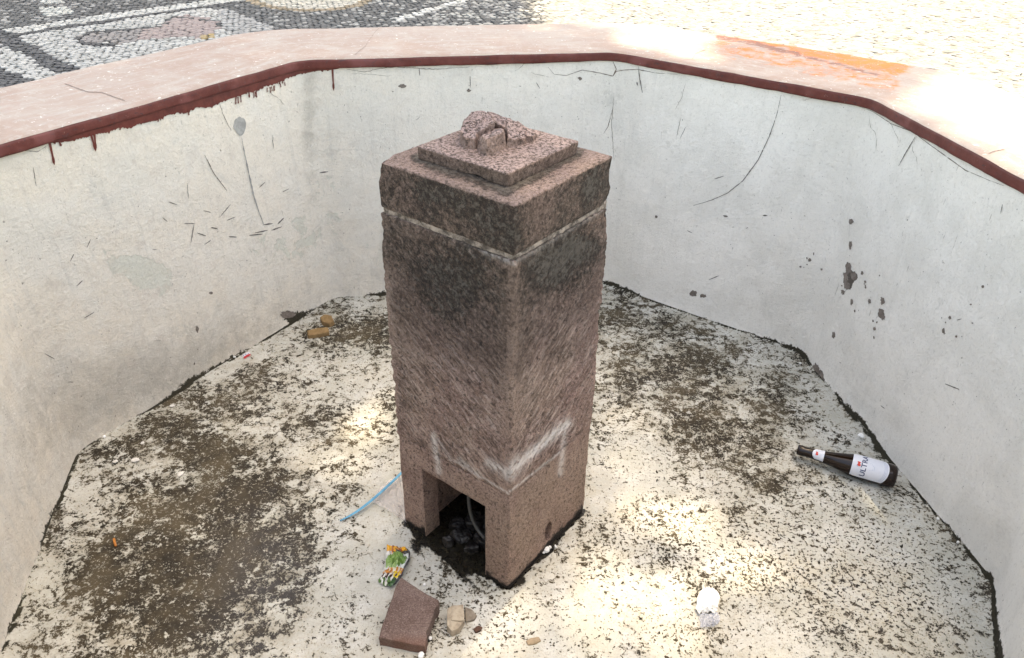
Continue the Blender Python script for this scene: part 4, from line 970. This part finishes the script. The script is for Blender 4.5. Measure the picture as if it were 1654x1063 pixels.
# blue plastic strip
M_blue = plain('blue_plastic', (.045, .25, .42), (.08, .33, .50), 60, .35, .0003, .5)
p = bez([at(549, 841, .003), at(585, 826, .010), at(610, 800, .016), at(643, 770, .022), at(655, 757, .028)], 26)
o = tube(p, .0038, M_blue, 'plastic_strip', None, 10, .35, [.5+.5*min(1, i/5) for i in range(26)]); settle(o)
tag(o, 'bent light blue plastic strip lying on the floor left of the pillar', 'litter')
# clear plastic film
t = NT('clear_film'); m_ = t.out((.72, .66, .64), .25, t.bump(t.noise(90, 4, .6), .0012), .5); t.b.inputs['Alpha'].default_value = .38
o = sheet('plastic_film', [[(612, 790), (650, 762)], [(602, 812), (652, 800)], [(622, 822), (655, 822)], [(646, 838), (657, 846)]], 40, 34, .004, 5.5, .002, None, m_, hump=.003)
tag(o, 'thin clear plastic film lying against the left foot of the pillar', 'litter')
# white crushed cup and film
M_white = plain('white_paper', (.80, .80, .79), (.74, .74, .73), 40, .5, .0006)
o = sheet('crumpled_paper', [[(1136, 951), (1152, 949)], [(1126, 968), (1162, 962)], [(1124, 985), (1160, 983)], [(1128, 991), (1156, 990)]], 40, 34, .008, 6.6, .006, None, M_white, hump=.008)
tag(o, 'bright white crumpled paper on the floor in the patch of light right of the pillar', 'litter')
t = NT('bluish_film'); m_ = t.out((.55, .58, .66), .2, t.bump(t.noise(90, 4, .6), .0012), .6); t.b.inputs['Alpha'].default_value = .6
o = sheet('plastic_wrap', [[(1128, 993), (1158, 992)], [(1130, 1004), (1164, 1005)], [(1132, 1016), (1152, 1014)]], 34, 34, .006, 7.7, .002, None, m_, hump=.004)
tag(o, 'bluish clear plastic wrap just in front of the crumpled white paper', 'litter')
# foam crumbs and paint flakes
M_foam = plain('white_foam', (.78, .78, .77), (.70, .70, .69), 90, .8, .0008)
M_flake = plain('paint_flake', (.62, .60, .57), (.55, .53, .50), 60, .8, .0006)
def crumb(u, v, r, mat, name, label, cat, group=None, flat=.8, z=0.):
    bm = bmesh.new(); bmesh.ops.create_icosphere(bm, subdivisions=2, radius=r)
    P = np.array([v_.co[:] for v_ in bm.verts]); c_ = at(u, v, r*.5)
    s = rng.uniform(.7, 1.3, 3); P = P*s*(1+.45*fbm(P/r+u, 1.1, 2))[:, None]; P[:, 2] *= flat
    P[:, 2] -= P[:, 2].min(); P = P+np.array([c_[0], c_[1], .001+z+.012*0])
    F = [[v_.index for v_ in f.verts] for f in bm.faces]; bm.free()
    o = settle(mesh(name, P, F, mat)); return tag(o, label, cat, group)
def near_wall_lift(u, v): return 0
G1 = 'white foam crumbs by the pillar foot'
for (u, v, r) in [(883, 890, .0065), (888, 886, .0045), (897, 884, .004), (878, 893, .004)]:
    crumb(u, v, r, M_foam, 'foam_crumb', 'white foam crumb in the little cluster at the right foot of the pillar', 'foam crumb', G1)
for (u, v, r, lab) in [(695, 1032, .0045, 'white foam crumb at the right edge of the flat brown stone fragment'), (680, 1060, .006, 'white foam crumb in front of the flat brown stone fragment'), (686, 945, .003, 'tiny white crumb behind the flat brown stone fragment'),
        (861, 900, .0025, 'tiny white crumb at the front right foot of the pillar'), (798, 946, .002, 'tiny white crumb at the front corner of the pillar')]:
    crumb(u, v, r, M_foam, 'foam_crumb', lab, 'foam crumb')
for (u, v, r, lab) in [(1390, 707, .0075, 'white crumb at the foot of the right wall behind the bottle'), (1292, 589, .004, 'small white crumb in the far right corner of the floor'), (1436, 783, .0035, 'white crumb under the base end of the bottle'), (1430, 780, .003, 'smaller white crumb under the bottle base'),
        (1546, 879, .004, 'white crumb at the foot of the right wall, nearest the right corner'), (1514, 841, .003, 'tiny white crumb at the foot of the right wall midway to the corner'), (379, 579, .004, 'white crumb at the foot of the left wall beside the printed scrap'), (169, 708, .004, 'white crumb at the near end of the left wall foot')]:
    crumb(u, v, r, M_foam, 'white_crumb', lab, 'crumb', None, .8, .004)
for (u, v, r, lab) in [(218, 742, .010, 'largest white paint flake on the brown floor at left'), (186, 745, .008, 'white paint flake nearest the left corner'), (292, 765, .007, 'white paint flake on the dark floor patch at left'), (278, 655, .006, 'white paint flake close to the left wall foot'), (230, 715, .006, 'pale flake behind the largest white paint flake')]:
    crumb(u, v, r, M_flake, 'paint_flake', lab, 'paint flake', 'paint flakes on the left floor', .22)
M_or = plain('orange_plastic', (.50, .19, .04), (.40, .14, .03), 60, .5, .0003)
o = tube([at(184, 870, .004), at(185, 876, .004), at(187, 882, .004)], .0028, M_or, 'cigarette_butt', None, 10, .8); settle(o); tag(o, 'small orange cigarette butt on the brown floor at left', 'cigarette butt')

# ------------------------------------------------------------------ plaza: individual stones set in dark joints
t = NT('plaza_soil'); mg = t.out(t.mix(t.noise(30, 5, .6), (.045, .042, .038), (.10, .095, .085)), .95, t.bump(t.noise(60, 4), .004), .2)
bm = bmesh.new()
# ground sheet with a hole where the basin stands
Vg, Fg = [], []
ring = [OUT*1.0, BC+(OUT-BC)*1.6, BC+(OUT-BC)*4, BC+(OUT-BC)*20, BC+(OUT-BC)*120]
for k, rg in enumerate(ring):
    for p in (BC+(OUT-BC)*.97 if k == 0 else rg)[::12]: Vg.append((*p, ZG))
nn = len(OUT[::12])
for k in range(len(ring)-1):
    for i in range(nn): Fg.append((k*nn+i, k*nn+(i+1) % nn, (k+1)*nn+(i+1) % nn, (k+1)*nn+i))
tag(mesh('ground', Vg, Fg, mg), kind='structure')
cell = .052
# rows follow the pattern's own direction
ang = math.atan2(*(at(360, 4, ZG)-at(31, 50, ZG))[:2][::-1])
ux = np.array([math.cos(ang), math.sin(ang)]); uy = np.array([-ux[1], ux[0]])
O0 = at(200, 60, ZG)[:2]
ii, jj = np.meshgrid(np.arange(-190, 190), np.arange(-130, 130), indexing='ij')
ca = ii.ravel()*cell+(jj.ravel() % 2)*cell*.5; cb = jj.ravel()*cell*.82
ca = ca+rng.normal(0, .006, ca.shape); cb = cb+rng.normal(0, .0045, cb.shape)+.02*np.sin(ca*1.7)*0
Ctr = O0+np.outer(ca, ux)+np.outer(cb, uy)
pq = px(np.c_[Ctr, np.full(len(Ctr), ZG)])
front_ = (Ctr[:, 1] > 1.0)
keep = front_ & (pq[:, 0] > -760) & (pq[:, 0] < 2050) & (pq[:, 1] > -90) & (pq[:, 1] < 330) & ~inside(Ctr, OUT[::4])
Ctr = Ctr[keep]; pq = pq[keep]; ca = ca[keep]; cb = cb[keep]; nS = len(Ctr)
def poly_in(q, P): return inside(q, np.array(P, float))
u, v = pq.T
colr = np.zeros((nS, 3)); rv_ = rng.uniform(0, 1, nS)
whiteS = np.array([.35, .35, .335]); blackS = np.array([.042, .043, .047]); greyS = np.array([.068, .070, .072])
base_c = np.where((rv_ < .12)[:, None], np.array([.20, .20, .195]), greyS)
colr[:] = base_c
# upper left field: dark squares with scattered pale stones
upper = (v < 50-(u-31)*.146)
colr[upper] = greyS*.9; colr[upper & (rv_ < .16)] = (.22, .22, .215)
for P in ([(62, 14), (110, 12), (118, 24), (76, 28)], [(60, -5), (95, -6), (105, 6), (70, 8)]): colr[poly_in(pq, P)] = (.36, .37, .35)
# white line and the black line under it
line = (np.abs(v-(50-(u-31)*.146)) < 4.5) & (u < 420); colr[line] = (.40, .40, .38)
bl2_ = (v > 50-(u-31)*.146+4.5) & (v < 50-(u-31)*.146+9) & (u < 420); colr[bl2_] = blackS
# white field
wf = poly_in(pq, [(-300, 110), (31, 60), (330, 14), (372, 20), (420, 38), (440, 50), (430, 62), (200, 110), (60, 135), (-100, 330), (-300, 330)])
colr[wf] = whiteS; colr[wf & (rv_ > .93)] = (.30, .30, .28)
fade = poly_in(pq, [(350, 14), (372, 18), (430, 40), (450, 52), (380, 62), (360, 45)]); colr[fade] = (.27, .27, .265)
# slanting black band
colr[poly_in(pq, [(-80, 10), (31, 62), (60, 78), (136, 117), (90, 122), (31, 86), (-80, 44)])] = blackS*1.1
colr[poly_in(pq, [(-80, 86), (31, 122), (60, 131), (31, 140), (-80, 150)])] = blackS*1.1
# dark field to the right of it
rgt = (u > 440) & (u < 900); colr[rgt] = greyS; colr[rgt & (rv_ < .20)] = (.26, .26, .25)
arc_d = np.sqrt(((u-500)/85)**2+((v+2)/18)**2); colr[(arc_d < 1.0)] = (.40, .38, .33); colr[(arc_d > 1.0) & (arc_d < 1.22)] = (.23, .18, .12)
strip = np.abs(v-(34-(u-640)*.30)) < 3.2; colr[strip & (u > 640) & (u < 760)] = (.46, .46, .44)
colr[(u > 700) & (rv_ > .80)] = (.32, .32, .30)
rt = (u > 880); dk = rt & (rv_ < .06)
colr[rt] = np.array([.17, .178, .18]); colr[rt & (rv_ > .72)] = (.135, .14, .135); colr[dk] = (.105, .11, .09)
colr *= rng.uniform(.78, 1.18, nS)[:, None]
# motif: smooth pinkish inlay in the white field (a long body and a round head), built from bigger flat slabs
motif = poly_in(pq, [(126, 66), (130, 58), (150, 54), (200, 50), (235, 46), (262, 44), (268, 34), (276, 29), (300, 26), (335, 30), (357, 37), (355, 46), (345, 56), (330, 63), (316, 64), (305, 60), (285, 62), (255, 64), (225, 66), (200, 72), (185, 76), (172, 70), (150, 72), (135, 72)])
rim_m = segs(pq, [(126, 64, 150, 54, 2.5, 1), (150, 54, 262, 45, 1.8, 1), (130, 71, 190, 77, 2.5, 1), (262, 44, 278, 28, 1.5, 1), (278, 28, 356, 37, 1.2, 1), (356, 37, 342, 58, 2, 1), (126, 64, 134, 72, 3, 1), (190, 76, 175, 68, 2, 1)]) > .5
pink = motif & (u > 225); colr[motif] = np.array([.19, .175, .17]); colr[pink] = np.array([.245, .195, .185])*rng.uniform(.9, 1.08, pink.sum())[:, None]
colr[rim_m] = blackS*.8
colr[poly_in(pq, [(322, 58), (345, 56), (348, 62), (325, 66)])] = (.30, .22, .10)
K8 = 8
th = np.linspace(0, 2*math.pi, K8, endpoint=False)+math.pi/8
sq = np.stack([np.sign(np.cos(th))*np.abs(np.cos(th))**.55, np.sign(np.sin(th))*np.abs(np.sin(th))**.55], 1)
hw_ = cell*.5*np.where(pink, 1.14, 1)*np.where(rt, 1.28, rng.uniform(.84, .98, nS)); hd = cell*.41*np.where(pink, 1.2, 1)*np.where(rt, 1.42, rng.uniform(.82, .98, nS))
rot = rng.normal(0, .08, nS)+ang
jit = 1+rng.normal(0, .07, (nS, K8))
xs = sq[None, :, 0]*hw_[:, None]*jit; ys = sq[None, :, 1]*hd[:, None]*jit
cX = np.cos(rot)[:, None]; sX = np.sin(rot)[:, None]
ox = xs*cX-ys*sX; oy = xs*sX+ys*cX
hgt = ZG+.010+rng.uniform(-.002, .003, nS); tiltx = rng.normal(0, .05, nS); tilty = rng.normal(0, .05, nS)
rings = []
for sc_, dz in ((1.0, -.012), (.97, -.003), (.80, .0)):
    X_ = Ctr[:, :1]+ox*sc_; Y_ = Ctr[:, 1:]+oy*sc_; Z_ = (hgt+dz)[:, None]+tiltx[:, None]*ox+tilty[:, None]*oy
    rings.append(np.stack([X_, Y_, Z_], 2))
VV = np.stack(rings, 1).reshape(-1, 3)
FF = []
for s_ in range(nS):
    o = s_*3*K8
    for r_ in range(2):
        for k in range(K8): FF.append((o+r_*K8+k, o+r_*K8+(k+1) % K8, o+(r_+1)*K8+(k+1) % K8, o+(r_+1)*K8+k))
    FF.append(tuple(o+2*K8+k for k in range(K8)))
t = NT('paving_stone'); c = t.attr('paint', True)
c = t.mix(t.rng(t.noise(40, 5, .7), .4, .7, 0, .5), c, (.13, .125, .115)); c = t.mix(t.rng(t.noise(140, 4, .7), .55, .7, 0, .4), c, (.32, .31, .29))
mp = t.out(c, .8, t.bump(t.noise(120, 5, .7), .002), .35)
tag(mesh('paving', VV, FF, mp, None, False, None, {'paint': np.repeat(colr, 3*K8, 0)}), kind='structure')

# ------------------------------------------------------------------ added shade caster: unseen tree, its leaves placed to shade and dapple the basin
def wants_sun(P):
    """where the crown has gaps: P = points on the ground/coping reached by the sun's rays, returns how open the crown is (0..1)"""
    u, v = px(np.c_[P, np.full(len(P), .62)]).T
    return u, v
N_L = 230000
OD = 4.6                                   # leaf layers a ray crosses in the closed part of the crown
hz_ = rng.uniform(12.5, 15.0, N_L)
gxl = rng.uniform(-8.0, 4.6, N_L); gyl = rng.uniform(-3.5, 11.2, N_L)          # where the leaf's shadow falls (z = 0.8 plane)
def openness(gx_, gy_):
    G0 = np.c_[gx_, gy_]
    # plane of the coping (z=.8): shadow positions on floor are shifted down-sun
    sh = np.array([SD.x, SD.y])/SD.z
    Pc = G0; Pf = G0-sh*.8                     # leaf shadow position on coping plane and on the floor plane
    qc = px(np.c_[Pc, np.full(len(Pc), .8)]); qf = px(np.c_[Pf, np.full(len(Pf), 0.)]); 
    op = np.zeros(len(G0))
    # right-hand sunny side (coping, plaza)
    ring_in = inside(Pc, (BC+(CI-BC)*1.02)[::6])
    u, v = qc.T; Y = Pc[:, 1]; X = Pc[:, 0]
    edge = np.interp(Y, [0, 1.2, 1.9, 2.3, 2.62, 2.95, 3.4, 8, 13], [1.25, 1.22, 1.02, .75, .42, .30, .20, .2, -.2])
    op = np.clip((X-edge)/.16+.5, 0, 1)
    op[ring_in] = 0
    # added crown kept closed here to shade the orange stretch of the coping
    patch_ = poly_in(qc, [(1140, 20), (1480, 70), (1520, 125), (1450, 165), (1300, 140), (1150, 112)])
    op[patch_ & ~ring_in & (Y > 1.5)] = 0
    # soft flecks of light inside the basin
    fl = poly_in(Pf, BC+(octo-BC)*1.0)
    uf = qf
    dap = blobs(uf, [(600, 740, 98.4, 81.9, 0.102), (560, 850, 114.7, 98.4, 0.087), (850, 1010, 114.7, 81.9, 0.186), (1000, 940, 147.6, 98.4, 0.212), (1130, 950, 123.0, 90.2, 0.224), (1200, 1050, 147.6, 65.6, 0.186), (990, 720, 65.6, 65.6, 0.125), (1060, 800, 114.7, 81.9, 0.075), (930, 1060, 131.2, 65.6, 0.156)])
    dap = np.where((Pf[:, 1] > .3) & fl, dap, 0)
    op = np.maximum(op, np.clip(dap, 0, .17))
    far_r = (Pc[:, 1] > 3.2) & (v < 40) & (u > 900)
    return op
op = openness(gxl, gyl)
op = np.where(op > .01, 1+np.log(np.clip(op, .01, 1))/OD, 0)
keepL = rng.uniform(0, 1, N_L) >= op
# thin out around the rim of the crown so that sky light reaches in
rr_ = np.sqrt(((gxl+1.2)/4.9)**2+((gyl-3.9)/5.4)**2)+.10*fbm(np.c_[gxl, gyl, gyl*0], .8, 3)
keepL &= (rr_ < 1) 
gxl, gyl, hz_ = gxl[keepL], gyl[keepL], hz_[keepL]
k_ = (hz_-.8)/SD.z
LP = np.c_[gxl+SD.x*k_, gyl+SD.y*k_, hz_]
nL = len(LP)
print('leaves', nL)
lf = np.array([(-.5, 0, 0), (.05, .30, .02), (.5, 0, -.04), (.05, -.30, .02)])
az = rng.uniform(0, 2*math.pi, nL); sz = rng.uniform(.09, .15, nL); tl = rng.normal(0, .45, (nL, 2))
VV = []
ca_, sa_ = np.cos(az), np.sin(az)
L_ = lf[None]*sz[:, None, None]
Xl = L_[:, :, 0]*ca_[:, None]-L_[:, :, 1]*sa_[:, None]; Yl = L_[:, :, 0]*sa_[:, None]+L_[:, :, 1]*ca_[:, None]; Zl = L_[:, :, 2]+tl[:, :1]*Xl+tl[:, 1:]*Yl
VV = np.stack([LP[:, :1]+Xl, LP[:, 1:2]+Yl, LP[:, 2:]+Zl], 2).reshape(-1, 3)
M_leaf = plain('green_leaf', (.055, .10, .025), (.085, .13, .04), 8, .5, .0005)
M_bark = plain('grey_bark', (.16, .13, .10), (.09, .07, .055), 14, .9, .01)
tree = thing('unseen_shade_tree', (-3.0, -3.2, ZG), 'added leafy tree out of view behind the viewer, its crown shaped to shade the basin', 'tree')
me = bpy.data.meshes.new('crown'); me.vertices.add(4*nL); me.loops.add(4*nL); me.polygons.add(nL)
me.vertices.foreach_set('co', VV.astype(np.float32).ravel()); me.loops.foreach_set('vertex_index', np.arange(4*nL, dtype=np.int32))
me.polygons.foreach_set('loop_start', np.arange(0, 4*nL, 4, dtype=np.int32)); me.update(calc_edges=True); me.materials.append(M_leaf)
o = bpy.data.objects.new('crown', me); col.objects.link(o); o.parent = tree; o.location = -Vector(tree.location)
Vt, Ft = [], []
def limb(P, r0, r1, n=10):
    o = len(Vt); m = len(P)
    for i, p in enumerate(P):
        p = Vector(p); t = (Vector(P[min(i+1, m-1)])-Vector(P[max(i-1, 0)])).normalized(); a = t.cross(Vector((.3, 1, .1))).normalized(); b = a.cross(t); r = r0+(r1-r0)*i/(m-1)
        for k in range(n): th_ = 2*math.pi*k/n; Vt.append(p+a*math.cos(th_)*r+b*math.sin(th_)*r)
    for i in range(m-1):
        for k in range(n): Ft.append((o+i*n+k, o+i*n+(k+1) % n, o+(i+1)*n+(k+1) % n, o+(i+1)*n+k))
limb(bez([(-3.0, -3.2, ZG), (-3.1, -3.1, 3.0), (-2.8, -3.2, 6.0), (-2.6, -2.8, 8.4)], 14), .42, .28)
for e_, r_ in [((1.0, 4.0, 13.2), .13), ((-3.5, 5.0, 13.4), .13), ((2.6, 0, 13.0), .11), ((-.2, 10, 13.6), .12), ((-5.0, 2.5, 13.0), .10)]:
    limb(bez([(-2.6, -2.8, 8.3), (-2.6+(e_[0]+2.6)*.3, -2.8+(e_[1]+2.8)*.25, 11.0), e_], 12), r_, .03)
mesh('trunk', Vt, Ft, M_bark, tree, True)
